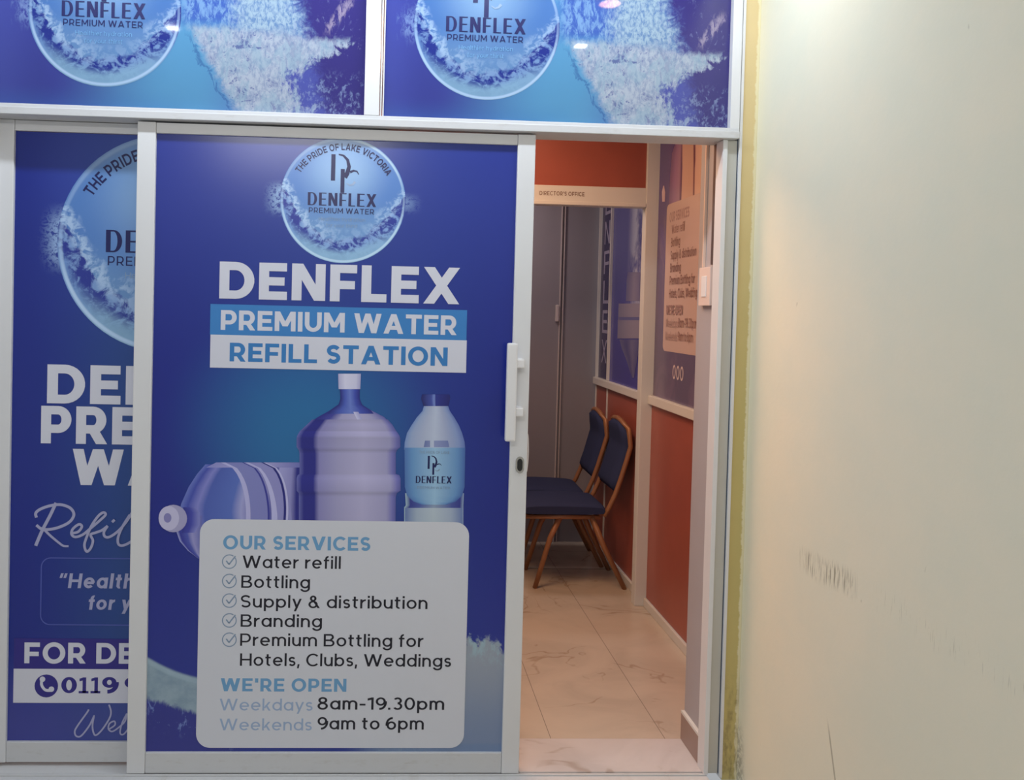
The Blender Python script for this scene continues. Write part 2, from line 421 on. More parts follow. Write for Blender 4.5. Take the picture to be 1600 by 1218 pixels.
# ------------------------------------------------------------------ exterior setting
fl_m = (lambda: None)
def tile_floor(name, warm, sx, sy, ox=0, oy=0, col=(.60, .53, .45)):
    x, y, z, done = shader(name, .22)
    fx = X.m('FRACT', (x + ox) / sx); fy = X.m('FRACT', (y + oy) / sy)
    j = xmax(sm(xabs(fx - .5), .5 - .0045, .5 - .002), sm(xabs(fy - .5), .5 - .0035, .5 - .0015))
    a = noise(x, y, 2.6, 3.2, 4, .55, 1.0); b = noise(x, y, 1.6, 2.4, 3, .5, 1.6, 5)
    c = mix(sm(a, .35, .7), col, tuple(q * .86 for q in col))
    vein = sm(xabs(b - .50), .016, .001) * sm(a, .46, .62)
    c = mix(vein * .6, c, (col[0] * .55, col[1] * .46, col[2] * .38))
    c = mix(j * .8, c, tuple(q * .32 for q in col))
    return done(c)
marble = tile_floor('beige_marble_tiles', 1, .408, 3.0, .216, .93)
marble_sill = tile_floor('white_marble', 0, 3.0, 3.0, 1.2, 1.5, (.66, .63, .64))
corr_tile = tile_floor('corridor_tiles', 0, .6, .6, .1, .1, (.62, .58, .52))

def plaster():
    x, y, z, done = shader('cream_plaster_wall', .75)
    n = noise(y, z, 3, 3, 5, .6); fine = noise(y, z, 60, 60, 4); st = noise(y, z, 220, 14, 3, .6, .4)
    c = mix(sm(n, .3, .7), pc(193, 188, 169, 1.62), pc(187, 186, 169, 1.62))
    band = sm(xabs(z - .83 - (noise(y, z, 6, 1, 3) - .5) * .08), .045, .008)
    scuff = band * sm(xabs(y + .49), .16, .10) * sm(st, .48, .62) * .75
    scuff2 = sm(xabs(z - .845 + (y + .65) * -.03), .05, .0) * sm(y, -.66, -.72) * sm(st, .60, .70) * .35
    drip = sm(xabs(y + .527 + (z - .426) * -.33), .006, .001) * sm(z, .46, .40) * .6
    speck = sm(noise(y, z, 30, 14, 2, .5, 0, 11), .76, .80) * .4
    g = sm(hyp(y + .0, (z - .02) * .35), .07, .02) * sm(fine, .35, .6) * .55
    c = mix(clamp(scuff + scuff2 + drip + speck), c, pc(122, 118, 96))
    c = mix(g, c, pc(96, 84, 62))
    return done(c, None, n * .6 + fine * .1, .006)
def strip_paint():
    x, y, z, done = shader('ochre_painted_strip', .7)
    n = noise(x, z, 8, 5, 5); rg = noise(x, z, 4, 26, 5, .7)
    c = mix(sm(z, 1.0, 2.4), pc(180, 166, 108), pc(200, 180, 136))
    c = mix(n * .3, c, pc(160, 146, 92))
    ragged = sm(x + (rg - .5) * .022, 1.160, 1.166)
    c = mix(ragged, c, pc(206, 198, 164))
    dirt = sm(z + (rg - .5) * .5, .42, .0) * sm(noise(x, z, 34, 12, 4, .6), .40, .66)
    c = mix(dirt * .75, c, pc(96, 82, 58))
    c = mix(sm(x, 1.124, 1.1215) * .5, c, pc(220, 222, 214))
    return done(c)
o = boxes('wall_right', plaster(), None, (1.172, 1.32, -3.9, -.001, -.02, 2.86))
tag(o, 'cream painted plaster wall with dark scuff marks at right', 'wall', kind='structure')
o = boxes('wall_front', strip_paint(), None, (1.1215, 1.30, 0.0, .05, -.02, 2.86))
tag(o, 'narrow ochre strip of wall beside the shop front, grimy at its foot', 'wall', kind='structure')
o = boxes('wall_front_upper', mat('cream_paint', pc(200, 190, 160), .7, var=.04), None, (-1.9, 1.1215, .0, .05, 2.715, 2.86))
o.name = 'wall_above'
tag(o, 'cream wall strip above the fanlight windows', 'wall', kind='structure')
o = boxes('floor', corr_tile, None, (-3.1, 1.171, -3.9, -.056, -.05, -.02))
tag(o, 'tiled corridor floor in front of the shop', 'floor', kind='structure')
o = boxes('ceiling', mat('ceiling_paint', (.75, .74, .70), .8, var=.02), None, (-3.1, 1.32, -3.9, .06, 2.861, 2.90))
tag(o, 'pale ceiling above the shop front', 'ceiling', kind='structure')

# header, track, mullion, jamb, left post
def dirty_alu():
    x, y, z, done = shader('dusty_white_aluminium', .4)
    n = noise(x, z, 14, 40, 5, .7); s = noise(x, z, 60, 20, 4, .7, 0, 3)
    c = mix(sm(n, .52, .72) * .35, (.63, .64, .66), (.46, .44, .41))
    c = mix(sm(s, .70, .78) * .7, c, (.20, .19, .18))
    return done(c)
dusty = dirty_alu()
o = boxes('trim_1', [dusty], None, (-1.9, 1.105, -.022, .095, 2.071, 2.094), (-1.9, 1.108, -.012, .07, 2.0935, 2.1065), bev=.002)
tag(o, 'white aluminium header rail across the shop front under the fanlights', 'trim', kind='structure')
o = boxes('trim_2', [dusty], None, (-1.9, .455, .0125, .105, -.05, -.004), (-1.9, 1.071, -.055, .012, -.05, -.004), (-1.9, 1.071, -.006, -.001, -.004, .0015), bev=.0015)
tag(o, 'dusty white aluminium floor track under the sliding doors', 'trim', kind='structure')
o = boxes('trim_3', [alu], None, (-.0975, -.050, -.012, .05, 2.107, 2.70), (-.048, -.043, -.004, .04, 2.107, 2.70), (-.0405, -.036, .002, .04, 2.107, 2.70), bev=.0015)
tag(o, 'white aluminium mullion standing between the two fanlights', 'trim', kind='structure')
o = boxes('trim_4', [alu, sealant, mat('grey_jamb_metal', (.52, .52, .48), .5, var=.05)], None,
          (1.076, 1.1095, .004, .05, 0, 2.07, 2), (1.060, 1.075, -.004, .05, 0, 2.07, 0), (1.1098, 1.1117, .002, .05, 0, 2.107, 1), (1.112, 1.1212, -.006, .05, -.01, 2.72, 0),
          (1.078, 1.1085, -.010, .05, 2.098, 2.71, 0), (1.1088, 1.1115, .0, .05, 2.107, 2.71, 1), bev=.0012)
tag(o, 'white and grey aluminium door jamb beside the ochre strip', 'trim', kind='structure')
o = boxes('trim_5', [alu], None, (-1.9, 1.078, -.006, .05, 2.675, 2.714), bev=.002)
tag(o, 'white aluminium top rail above the fanlights', 'trim', kind='structure')

o = boxes('trim_10', [alu], None, (-1.33, -1.263, .0, .10, .0, 2.07), bev=.003)
tag(o, 'white aluminium post at the left end of the sliding doors', 'trim', kind='structure')
o = boxes('wall_left', mat('cream_paint', pc(200, 190, 160), .7, var=.04), None, (-1.9, -1.331, .01, .10, .0, 2.07))
tag(o, 'cream wall beyond the left end of the sliding doors', 'wall', kind='structure')

# fanlights
fan = fanlight_print(); gl_fan = globe_print('fanlight_globe', .235, .62)
def monogram(fl, cx, cz, s, mi=0):            # the DF monogram, s = height of the D
    fl.next(); fl.poly([(cx - .36 * s, cz - .5 * s), (cx - .20 * s, cz - .5 * s), (cx - .20 * s, cz + .5 * s), (cx - .36 * s, cz + .5 * s)], mi)
    fl.next()
    for q in stroke([(cx + a * s, cz + b * s) for a, b in ((-.08, .5), (.10, .46), (.26, .30), (.32, .05), (.26, -.2), (.16, -.36))], .05 * s, .20 * s): fl.poly(q, mi)
    fl.next(); fl.poly([(cx + .01 * s, cz - .95 * s), (cx + .16 * s, cz - .95 * s), (cx + .16 * s, cz - .05 * s), (cx + .01 * s, cz - .05 * s)], mi)
    fl.next()
    for q in stroke([(cx + a * s, cz + b * s) for a, b in ((.36, -.16), (.50, -.10), (.62, -.12), (.70, -.24))], .10 * s, .03 * s): fl.poly(q, mi)
    fl.next()
    for q in stroke([(cx + a * s, cz + b * s) for a, b in ((.24, -.58), (.36, -.66), (.48, -.62), (.56, -.52))], .03 * s, .10 * s): fl.poly(q, mi + 1)
def logo_text(fl, cx, cz, R, ring_text=False, mono=True):
    # mi 0 navy, 1 pale, 2 tag line
    if mono: monogram(fl, cx - .05 * R, cz + .52 * R, .42 * R)
    fl.text('DENFLEX', cx - .56 * R, cx + .53 * R, cz - .09 * R, .205 * R, w=.27, h=.07, gap=.20)
    fl.text('PREMIUM WATER', cx - .54 * R, cx + .50 * R, cz - .21 * R, .085 * R, w=.16, h=.12, gap=.22)
    fl.text('Healthier hydration', cx - .38 * R, cx + .36 * R, cz - .33 * R, .06 * R, w=.10, gap=.2, mi=2)
    fl.text('for your thirst', cx - .26 * R, cx + .24 * R, cz - .43 * R, .06 * R, w=.10, gap=.2, mi=2)
    if ring_text:
        s = 'THE PRIDE OF LAKE VICTORIA'; W, _ = text_layers(s, .2, .18, .2); rt = .855 * R; cap = .105 * R
        tot = math.radians(118); pos = 0
        for c in s:
            if c == ' ': pos += .36; continue
            a, L = glyph(c, .2, .18)
            th = math.pi / 2 + tot / 2 - tot * ((pos + a / 2) / W)
            k = tot * rt / W; ex = Vector((math.sin(th), -math.cos(th))); ey = Vector((math.cos(th), math.sin(th)))
            for l in L:
                fl.next()
                for q in l:
                    P = []
                    for p in q:
                        d = ex * ((p[0] - a / 2) * k) + ey * (rt + (p[1] - .5) * cap)
                        P.append((cx + d.x, cz + d.y))
                    fl.poly(P)
            pos += a + .2
def fanlight(name, x0, x1, cpx, cpy, rpx, label):
    cx, cz = F(cpx, cpy, .012)
    r = empty(name, (cx, .012, cz)); tag(r, label, 'window', 'fanlight windows above the doors', 'structure')
    bm = bmesh.new(); bx(bm, x0 - cx, x1 - cx, 0, .006, 2.104 - cz, 2.68 - cz)
    bmesh.ops.recalc_face_normals(bm, faces=bm.faces)
    p = link_mesh('printed_pane', bm, fan, r)
    g = globe(p, cx, cz, rpx * PX, .0115, gl_fan)
    fl = Flat(1, .0112); logo_text(fl, cx, cz, rpx * PX, True)
    fl.build('logo_lettering', [ink_navy, ink_grey, ink_head], p)
    return r
fanlight('window_1', -1.9, -.0975, 164, 17, 115, 'left fanlight printed with a globe logo and a water splash')
fanlight('window_2', -.0362, 1.078, 761, 41, 114, 'right fanlight printed with a globe logo and splash, above the open doorway')

# ------------------------------------------------------------------ sliding doors
def frame(root, x0, x1, z0, z1, Y, sw=.057, top=.034, bot=.066, d=.042):
    boxes('stile', alu, root, (x0, x0 + sw, Y, Y + d, z0, z1), bev=.003)
    boxes('stile', alu, root, (x1 - sw, x1, Y, Y + d, z0, z1), bev=.003)
    boxes('top_rail', alu, root, (x0 + sw + .0005, x1 - sw - .0005, Y + .003, Y + d - .002, z1 - top, z1 - .001), bev=.002)
    boxes('bottom_rail', [dusty], root, (x0 + sw + .0005, x1 - sw - .0005, Y + .003, Y + d - .002, z0, z0 + bot), bev=.002)

# --- front sliding door
D1X0, D1X1 = -.804, .452
d1 = empty('door_1', (D1X0, .0, 0))
tag(d1, 'front sliding door with the blue poster listing services, jugs and opening hours', 'door', kind='structure')
frame(d1, D1X0, D1X1, .001, 2.066, .0)
YP = .012                                    # face of the poster
def poster1():
    x, y, z, done = shader('services_poster_print', .22)
    Xw = x + D1X0; Zw = z                    # local to the door's base
    n = noise(Xw, Zw, 6, 6, 4)
    c = mix(sm(xabs(Xw + .15), .62, .10), pc(24, 36, 124), pc(34, 54, 130))
    c = mix(sm(Zw, 1.25, 1.9) * .6, c, pc(46, 60, 138))
    blob = sm(hyp((Xw + .26) * .95, (Zw - 1.10)), .46, .05)
    c = mix(blob, c, pc(34, 98, 150))
    c = mix(sm(Zw, .85, .3) * .6, c, pc(40, 52, 136))
    # faint purple mirror-like mark in the print's upper right stays out; pale water band, lower left
    zt = .375 - (Xw + .75) * .62 + (Xw + .75) * (Xw + .75) * 1.3
    zb = .235 - (Xw + .75) * .30
    nn = noise(Xw, Zw, 40, 16, 5, .7, 1); nf = noise(Xw, Zw, 18, 18, 5, .6)
    left = sm(Xw, -.40, -.52)
    below = sm(zt - Zw, 0, .10) * left
    c = mix(below * .6, c, pc(52, 54, 128))
    band = sm(zt - Zw, -.003, .012) * sm(Zw - zb + (nn - .5) * .05, -.006, .014) * left
    c = mix(band, c, mix(sm(nf, .3, .7), pc(118, 140, 158), pc(138, 158, 172)))
    c = mix(sm(xabs(zt - Zw - .014), .014, .004) * left * .6, c, pc(150, 172, 186))
    drops = sm(zb - Zw, -.01, .01) * sm(zb - Zw, .10, .05) * sm(nn, .56, .64) * left
    c = mix(drops * .7, c, pc(112, 132, 190))
    # pale water, lower right, running along the foot
    zr = .44 + (noise(Xw, Zw, 34, 34, 5, .65, .5) - .5) * .12 - sm(Xw, .26, .20) * .3
    zr2 = zr - sm(Xw, .36, .40) * .03
    right = sm(zr2 - Zw, -.004, .02) * sm(Xw, -.12, .06)
    gc = mix(sm(Zw, .10, .40), pc(112, 128, 158), pc(138, 146, 160))
    gc = mix(sm(zr2 - Zw, .09, .02) * sm(nn, .4, .6), gc, pc(142, 166, 178))
    c = mix(right, c, gc)
    foot = sm(Zw, .10, .085) * sm(Xw, -.15, .1)
    c = mix(foot * .6, c, pc(98, 122, 160))
    # spray flung from both sides of the globe
    gx, gz = F(536, 313, YP); R = 97 * PX
    U = (Xw - gx) / R; V = (Zw - gz) / R; rr = hyp(U, V)
    n3 = noise(U, V, 12, 14, 5, .7, .6)
    sp = sm(rr + (n3 - .5) * .5, 1.30, 1.0) * sm(n3, .40, .54) * (sm(U, -.7, -.9) * sm(xabs(V - .0), .32, .1) * .8 + sm(U, .8, 1.0) * sm(xabs(V + .02), .2, .02) * .4)
    c = mix(sp, c, pc(150, 180, 214))
    return done(c)
p1 = boxes('poster', poster1(), d1, (D1X0 + .057, D1X1 - .057, YP, YP + .008, .066, 2.033))
p1['label'] = 'blue printed poster panel with white lettering and water jugs'
gcx, gcz = F(536, 313, YP)
globe(p1, gcx, gcz, 97 * PX, YP - .0003, globe_print('door_globe', 97 * PX, .96))
fl = Flat(1, YP); logo_text(fl, gcx, gcz, 97 * PX, True); fl.build('logo_lettering', [ink_navy, ink_pale, ink_grey], p1)
fl = Flat(1, YP); ftext(fl, 'DENFLEX', 342.4, 466, 717.5, 57, YP, w=.265, h=.225, gap=.125)
h = fl.build('heading_lettering', ink_white, p1); h['label'] = 'large white heading lettering'
def quad(fl, a, b, c, d, Y, mi=0):
    P = [F(*a, Y), F(*b, Y), F(*c, Y), F(*d, Y)]
    zt = (P[0][1] + P[1][1]) / 2; zb = (P[2][1] + P[3][1]) / 2; xl = (P[0][0] + P[3][0]) / 2; xr = (P[1][0] + P[2][0]) / 2
    fl.next(); fl.poly([(xl, zt), (xr, zt), (xr, zb), (xl, zb)], mi)
fl = Flat(1, YP)
quad(fl, (328.5, 473.6), (729.6, 485.3), (729, 531.5), (328.5, 522.5), YP, 0); quad(fl, (328.5, 522.5), (729, 531.5), (728.4, 582.5), (328.5, 573.6), YP, 1)
fl.next(2)
ftext(fl, 'PREMIUM WATER', 344.8, 514.9, 713.4, 30.5, YP, w=.235, h=.20, gap=.115, mi=1)
ftext(fl, 'REFILL STATION', 358.7, 564.3, 699, 29, YP, w=.235, h=.20, gap=.13, mi=2)
h = fl.build('banner_strips', [ink_strip, ink_white, ink_blue], p1); h['label'] = 'blue and white banner strips with lettering'

# pictures of jugs and bottle: (y, x left, x right) rows, colour stops across
def ribbon(fl, rows, stops, plane=None):
    plane = plane or (1, YP)
    idx = 0 if plane[0] == 1 else 1
    fl.next(2); n = len(stops)
    for (y0, a0, b0, *k0), (y1, a1, b1, *k1) in zip(rows, rows[1:]):
        f0 = k0[0] if k0 else 1; f1 = k1[0] if k1 else 1
        for i in range(n - 1):
            (t0, c0), (t1, c1) = stops[i], stops[i + 1]
            P = []; C = []
            for t, c, a, b, y, f in ((t0, c0, a0, b0, y0, f0), (t1, c1, a0, b0, y0, f0), (t1, c1, a1, b1, y1, f1), (t0, c0, a1, b1, y1, f1)):
                p = at(a + (b - a) * t, y, *plane); P.append((p.x if plane[0] == 1 else p.y, p.z)); C.append(tuple(min(1, q * f) for q in pc(*c)))
            fl.poly(P, 0, C)
DB = (36, 38, 124); LL = (150, 148, 186); L2 = (166, 163, 198); MB = (60, 72, 160)
fl = Flat(1, YP)
ribbon(fl, [(725, 321, 472), (740, 308, 472), (760, 295, 472), (787, 283, 472), (800, 281, 472), (820, 284, 472)],
       [(0, (96, 110, 180)), (.06, MB), (.14, (120, 124, 190)), (.2, (70, 88, 165)), (.42, (80, 102, 176)), (.5, (150, 152, 200)), (.56, (120, 122, 180)), (.7, (130, 130, 182)), (.76, (60, 66, 150)), (.78, (150, 150, 200)), (.9, (130, 130, 184)), (.95, DB), (1, DB)])
ribbon(fl, [(722, 338, 470), (730, 322, 470)], [(0, (130, 132, 190)), (.5, (160, 158, 204)), (1, (100, 104, 170))])
def arcband(fl, x0, x1, w0, col, ya=722, yb=820, bulge=46):
    fl.next()
    rows = []
    for i in range(12):
        t = i / 11; y = ya + (yb - ya) * t; xx = x0 + bulge * math.sqrt(max(0, 1 - (1 - t) ** 2)) + (x1 - x0) * t
        rows.append((y, xx, xx + w0))
    ribbon(fl, rows, [(0, col), (1, col)])
arcband(fl, 345, 338, 7, (168, 168, 212)); arcband(fl, 352, 346, 26, (118, 122, 180)); arcband(fl, 378, 372, 3, (50, 54, 140))
arcband(fl, 384, 378, 9, (172, 172, 214)); arcband(fl, 388, 388, 22, (132, 132, 186)); arcband(fl, 408, 396, 3.5, (30, 32, 116)); arcband(fl, 412, 400, 3, (176, 176, 214))
ribbon(fl, [(805, 284, 316), (825, 274, 316), (845, 281, 316), (860, 294, 316), (872, 310, 316)], [(0, (150, 156, 205)), (.12, (44, 48, 140)), (.4, (70, 80, 160)), (.6, (140, 140, 190)), (1, (90, 96, 165))])
ribbon(fl, [(792, 286, 306), (800, 288, 312), (820, 286, 312), (832, 284, 304)], [(0, (40, 44, 130)), (.5, (60, 66, 156)), (1, (120, 124, 186))])
h = fl.build('lying_jug_picture', ink_print, p1); h['label'] = 'printed picture of a water jug lying on its side'
fl = Flat(1, YP); fl.k = 60
def disc(fl, cx, cy, rx, ry, col, plane=(1, YP)):
    fl.next(); n = 24; P = []
    for i in range(n):
        p = at(cx + rx * math.cos(2 * math.pi * i / n), cy + ry * math.sin(2 * math.pi * i / n), *plane); P.append((p.x if plane[0] == 1 else p.y, p.z))
    fl.poly(P, 0, [pc(*col)] * n)
disc(fl, 271, 809.5, 21.5, 21.5, (150, 148, 184)); disc(fl, 264, 809, 16, 19, (178, 176, 206)); disc(fl, 262, 808.5, 6, 7.5, (120, 118, 170))
fl.build('jug_cap_picture', ink_print, p1)
fl = Flat(1, YP); fl.k = 40
body = [(0, (92, 96, 160)), (.05, DB), (.16, DB), (.21, (128, 126, 176)), (.4, LL), (.65, L2), (.9, LL), (.96, (110, 110, 172)), (1, (80, 84, 150))]
ribbon(fl, [(632, 528, 565), (641.7, 514, 582), (651, 497, 600), (657, 488, 606)], [(0, DB), (.2, (60, 64, 146)), (.35, LL), (.6, L2), (.8, LL), (1, (90, 92, 160))])
ribbon(fl, [(655, 488, 606, .9), (663, 479.6, 613, 1.05), (672.7, 469, 619, .95), (674, 468, 620, 1.15), (680, 464.5, 624, 1.1), (684, 463.5, 625.5, .9), (698, 463.5, 625.5, .95), (703, 467, 620, .78), (708, 468, 618.5, 1.0), (740, 468, 618.5, 1.0),
                (742, 465, 624, 1.1), (747, 463.5, 626, 1.15), (766, 463.5, 626, .98), (770, 467, 620, .80), (776, 467, 618.5, 1.0), (822, 467, 618, .98)], body)
ribbon(fl, [(606, 531, 562), (622, 532, 562), (632, 529, 566), (641, 516, 580), (646, 512, 584)], [(0, (30, 34, 110)), (.25, (66, 84, 168)), (.5, (96, 116, 188)), (.75, (58, 72, 160)), (1, (32, 36, 118))])
ribbon(fl, [(583.5, 528.5, 564), (607.6, 529, 563)], [(0, (160, 160, 196)), (.3, (196, 196, 220)), (.8, (186, 186, 212)), (1, (150, 150, 190))])
ribbon(fl, [(643, 552, 560), (655, 558, 566)], [(0, (190, 190, 220)), (1, (150, 150, 196))])
h = fl.build('upright_jug_picture', ink_print, p1); h['label'] = 'printed picture of an upright water jug with white cap'
fl = Flat(1, YP); fl.k = 40
ribbon(fl, [(628, 664, 698), (641.7, 660, 703), (652, 651, 710), (664, 643, 717), (676, 636, 722), (690, 632.5, 726), (702, 631.5, 727)],
       [(0, (110, 136, 186)), (.1, (140, 156, 190)), (.3, (158, 168, 194)), (.5, (172, 182, 204)), (.7, (150, 160, 190)), (.9, (122, 140, 184)), (1, (88, 108, 168))])
ribbon(fl, [(688, 664, 672), (698, 662, 672)], [(0, (96, 110, 160)), (1, (120, 130, 172))])
ribbon(fl, [(688, 678, 700), (698, 678, 702)], [(0, (130, 140, 180)), (1, (104, 116, 166))])
ribbon(fl, [(770, 633, 725), (789, 634, 724), (792, 631.5, 724), (822, 631.5, 724)], [(0, (150, 176, 190)), (.08, (44, 52, 130)), (.25, (70, 84, 150)), (.5, (130, 146, 172)), (.8, (66, 78, 146)), (.94, (44, 50, 128)), (1, (130, 150, 180))])
ribbon(fl, [(793, 633, 722), (822, 633, 722)], [(0, (90, 110, 160)), (.2, (150, 166, 186)), (.5, (168, 182, 194)), (.8, (150, 164, 186)), (1, (96, 116, 164))])
ribbon(fl, [(699, 632, 727), (700, 632, 727), (760, 632.5, 726), (774, 636, 722), (783, 646, 712), (788, 660, 698)],
       [(0, (70, 106, 166)), (.12, (92, 136, 184)), (.5, (142, 178, 206)), (.88, (92, 134, 182)), (1, (60, 92, 156))])
ribbon(fl, [(615.7, 659.5, 702), (622, 658, 703.5), (634, 662, 700)], [(0, (26, 28, 92)), (.35, (60, 74, 150)), (.45, (110, 130, 190)), (.5, (40, 48, 128)), (1, (28, 30, 100))])
h = fl.build('bottle_picture', ink_print, p1); h['label'] = 'printed picture of a small water bottle with blue label'
fl = Flat(1, YP); fl.k = 62
bx0, bz0 = F(678, 722, YP); monogram(fl, bx0 - .005, bz0, .042)
ftext(fl, 'DENFLEX', 649.5, 754, 705.5, 11, YP, w=.26, h=.08, gap=.2); ftext(fl, 'PREMIUM WATER', 652, 763, 703, 4, YP, w=.12, gap=.2, mi=1); ftext(fl, 'THE PRIDE OF LAKE', 655, 708, 702, 4.5, YP, w=.15, gap=.2, mi=1)
fl.build('bottle_label_lettering', [ink_navy, ink_grey], p1)

# services card
def rrect(fl, x0, x1, z0, z1, r, mi=0):
    P = []
    for cx, cz, a in ((x1 - r, z1 - r, 0), (x0 + r, z1 - r, 90), (x0 + r, z0 + r, 180), (x1 - r, z0 + r, 270)):
        for i in range(9):
            t = math.radians(a + i * 90 / 8); P.append((cx + r * math.cos(t), cz + r * math.sin(t)))
    fl.next(); fl.poly(P, mi)
x0 = (F(312, 830, YP)[0] + F(307, 1150, YP)[0]) / 2; x1 = (F(732, 830, YP)[0] + F(726, 1150, YP)[0]) / 2
z1 = F(500, 812.5, YP)[1]; z0 = F(500, 1167.5, YP)[1]
fl = Flat(1, YP); fl.k = 80; rrect(fl, x0, x1, z0, z1, 22 * PX)
h = fl.build('services_card', ink_card, p1); h['label'] = 'light grey rounded card with services and opening hours'
def services(fl, T, heads=True):
    T('OUR SERVICES', 348.6, 857.3, 578.8, 21.5, dict(w=.235, h=.19, gap=.15, mi=1))
    for s, a, yb, b in (('Water refill', 378.9, 886.6, 532.3), ('Bottling', 377, 917.6, 484.3), ('Supply & distribution', 376, 948.3, 667.6), ('Branding', 376, 978.4, 503),
                        ('Premium Bottling for', 375.2, 1008.2, 661), ('Hotels, Clubs, Weddings', 375, 1039.3, 704.6)):
        T(s, a, yb, b, 19.5, dict(w=.155, h=.13, gap=.145, mi=0))
    T("WE'RE OPEN", 344.8, 1079, 541, 20.5, dict(w=.235, h=.19, gap=.16, mi=1))
    T('Weekdays', 343.2, 1109, 488.4, 18.5, dict(w=.14, h=.12, gap=.15, mi=2)); T('8am-19.30pm', 496, 1107.6, 693.8, 19.5, dict(w=.165, h=.14, gap=.15, mi=0))
    T('Weekends', 343, 1140, 487.2, 18.5, dict(w=.14, h=.12, gap=.15, mi=2)); T('9am to 6pm', 496, 1138.6, 661.9, 19.5, dict(w=.165, h=.14, gap=.15, mi=0))
fl = Flat(1, YP); fl.k = 84
services(fl, lambda s, a, yb, b, cap, k: ftext(fl, s, a, yb, b, cap, YP, **k))
fl.build('services_lettering', [ink_black, ink_head, ink_pale], p1)
fl = Flat(1, YP); fl.k = 84
for cy in (876.8, 907, 937.6, 968.5, 998.6):
    cx, cz = F(358.5, cy, YP); r = .0235
    fl.next()
    for q in ring(cx, cz, r, r, .0035, .0035, 55, 395): fl.poly(q)
    fl.next()
    for q in stroke([(cx - .010, cz + .003), (cx - .001, cz - .009)], .0045) + stroke([(cx - .001, cz - .009), (cx + .019, cz + .018)], .0045): fl.poly(q)
fl.build('tick_marks', ink_grey, p1)

# handle, lock, inner pull
hd = boxes('door_handle', white_pl, d1, (.371, .404, -.052, -.030, 1.089, 1.400), bev=.006); hd['label'] = 'white vertical pull handle'
for i, zc in enumerate((1.335, 1.182)):
    boxes('handle_mount', white_pl, hd, (.402, .428, -.046, .002, zc - .014, zc + .014), bev=.004)
bm = bmesh.new(); n = 24
for (rx, rz, yy, mi) in ((.0135, .027, -.003, 0), (.0085, .020, -.0045, 1)):
    P = [((rx) * max(-1, min(1, 1.25 * math.cos(-2 * math.pi * i / n))), rz * math.sin(-2 * math.pi * i / n)) for i in range(n)]
    a = [bm.verts.new((p[0], yy, p[1])) for p in P]; b = [bm.verts.new((p[0], .002, p[1])) for p in P]
    f = bm.faces.new(a); f.material_index = mi
    for i in range(n):
        f = bm.faces.new((a[i], a[(i + 1) % n], b[(i + 1) % n], b[i])); f.material_index = mi
bmesh.ops.recalc_face_normals(bm, faces=bm.faces)
lk = link_mesh('lock', bm, [chrome, black], d1, Vector((.428, 0, 1.007)) - wloc(d1)); lk['label'] = 'small oval steel lock'
bm = bmesh.new(); tube(bm, spline([(.4515, .030, .975), (.458, .036, .985), (.461, .038, 1.04), (.458, .036, 1.095), (.4515, .030, 1.105)], 5), .0022, 8)
for v in bm.verts: v.co -= wloc(d1)
link_mesh('inner_pull', bm, white_pl, d1)

# --- rear (left) door behind it
D2X0, D2X1 = -1.262, -.02; Y2 = .052; YQ = .064
d2 = empty('door_2', (D2X0, Y2, 0)); tag(d2, 'rear sliding door at left with a blue poster, half hidden by the front door', 'door', kind='structure')
def S2(x, y): return at(x, y, 1, YQ)
frame(d2, -1.262, D2X1, .007, 2.0705, Y2, sw=.0565 + .0, top=.034, bot=.066, d=.038)
lx0 = S2(24, 300).x; 
p2t = S2(120, 210).z; p2b = S2(110, 1173).z
def poster2():
    x, y, z, done = shader('delivery_poster_print', .22)
    Xw = x + D2X0; Zw = z
    c = mix(sm(Xw, -1.18, -.75), pc(22, 38, 124), pc(36, 68, 128))
    c = mix(sm(Zw, 1.2, 2.0) * sm(Xw, -1.22, -1.0) * .5, c, pc(52, 66, 150))
    c = mix(sm(Zw, .4, .1) * .55, c, pc(70, 74, 148))
    gx, gz = g2; R = g2r
    U = (Xw - gx) / R; V = (Zw - gz) / R; rr = hyp(U, V); n3 = noise(U, V, 16, 18, 6, .7, .6)
    sp = sm(rr + (n3 - .5) * .5, 1.18, .98) * sm(n3, .40, .54) * sm(U, -.7, -.86) * sm(xabs(V - .02), .36, .1)
    c = mix(sp, c, pc(140, 168, 206))
    return done(c)
q = S2(262, 381); g2 = (q.x, q.z); g2r = 167 / 1250 * (2.5519 + YQ)
p2 = boxes('poster', poster2(), d2, (D2X0 + .0565, D2X1 - .0565, YQ, YQ + .008, .0735, 2.0355)); p2['label'] = 'blue printed poster panel with heading, quote and phone number'
# the fixed left member seen at the picture's edge
globe(p2, g2[0], g2[1], g2r, YQ - .0003, globe_print('delivery_globe', g2r, .88))
fl = Flat(1, YQ); logo_text(fl, g2[0], g2[1], g2r, True); fl.build('logo_lettering', [ink_navy, ink_pale, ink_grey], p2)
def t2(fl, s, xl, yb, xr, cap, **k):
    a = S2(xl, yb); b = S2(xr, yb + .02 * (xr - xl)); fl.text(s, a.x, b.x, a.z, cap / 480.0, **k)
kb = dict(w=.265, h=.225, gap=.125)
def nat(s, xl, cap, **k): return xl + text_layers(s, k['w'], k['h'], k['gap'])[0] * cap * .99
fl = Flat(1, YQ)
t2(fl, 'DENFLEX', 73.4, 629.5, 73.4 + 6.65 * 60 * 1.02, 60, **kb)
t2(fl, 'PREMIUM', 63.8, 692, nat('PREMIUM', 63.8, 58 * 1.02, **kb), 58, **kb)
t2(fl, 'WATER', 113, 757, nat('WATER', 113, 57, **kb), 56, **kb)
h = fl.build('heading_lettering', ink_white, p2); h['label'] = 'large white heading lettering'
fl = Flat(1, YQ)
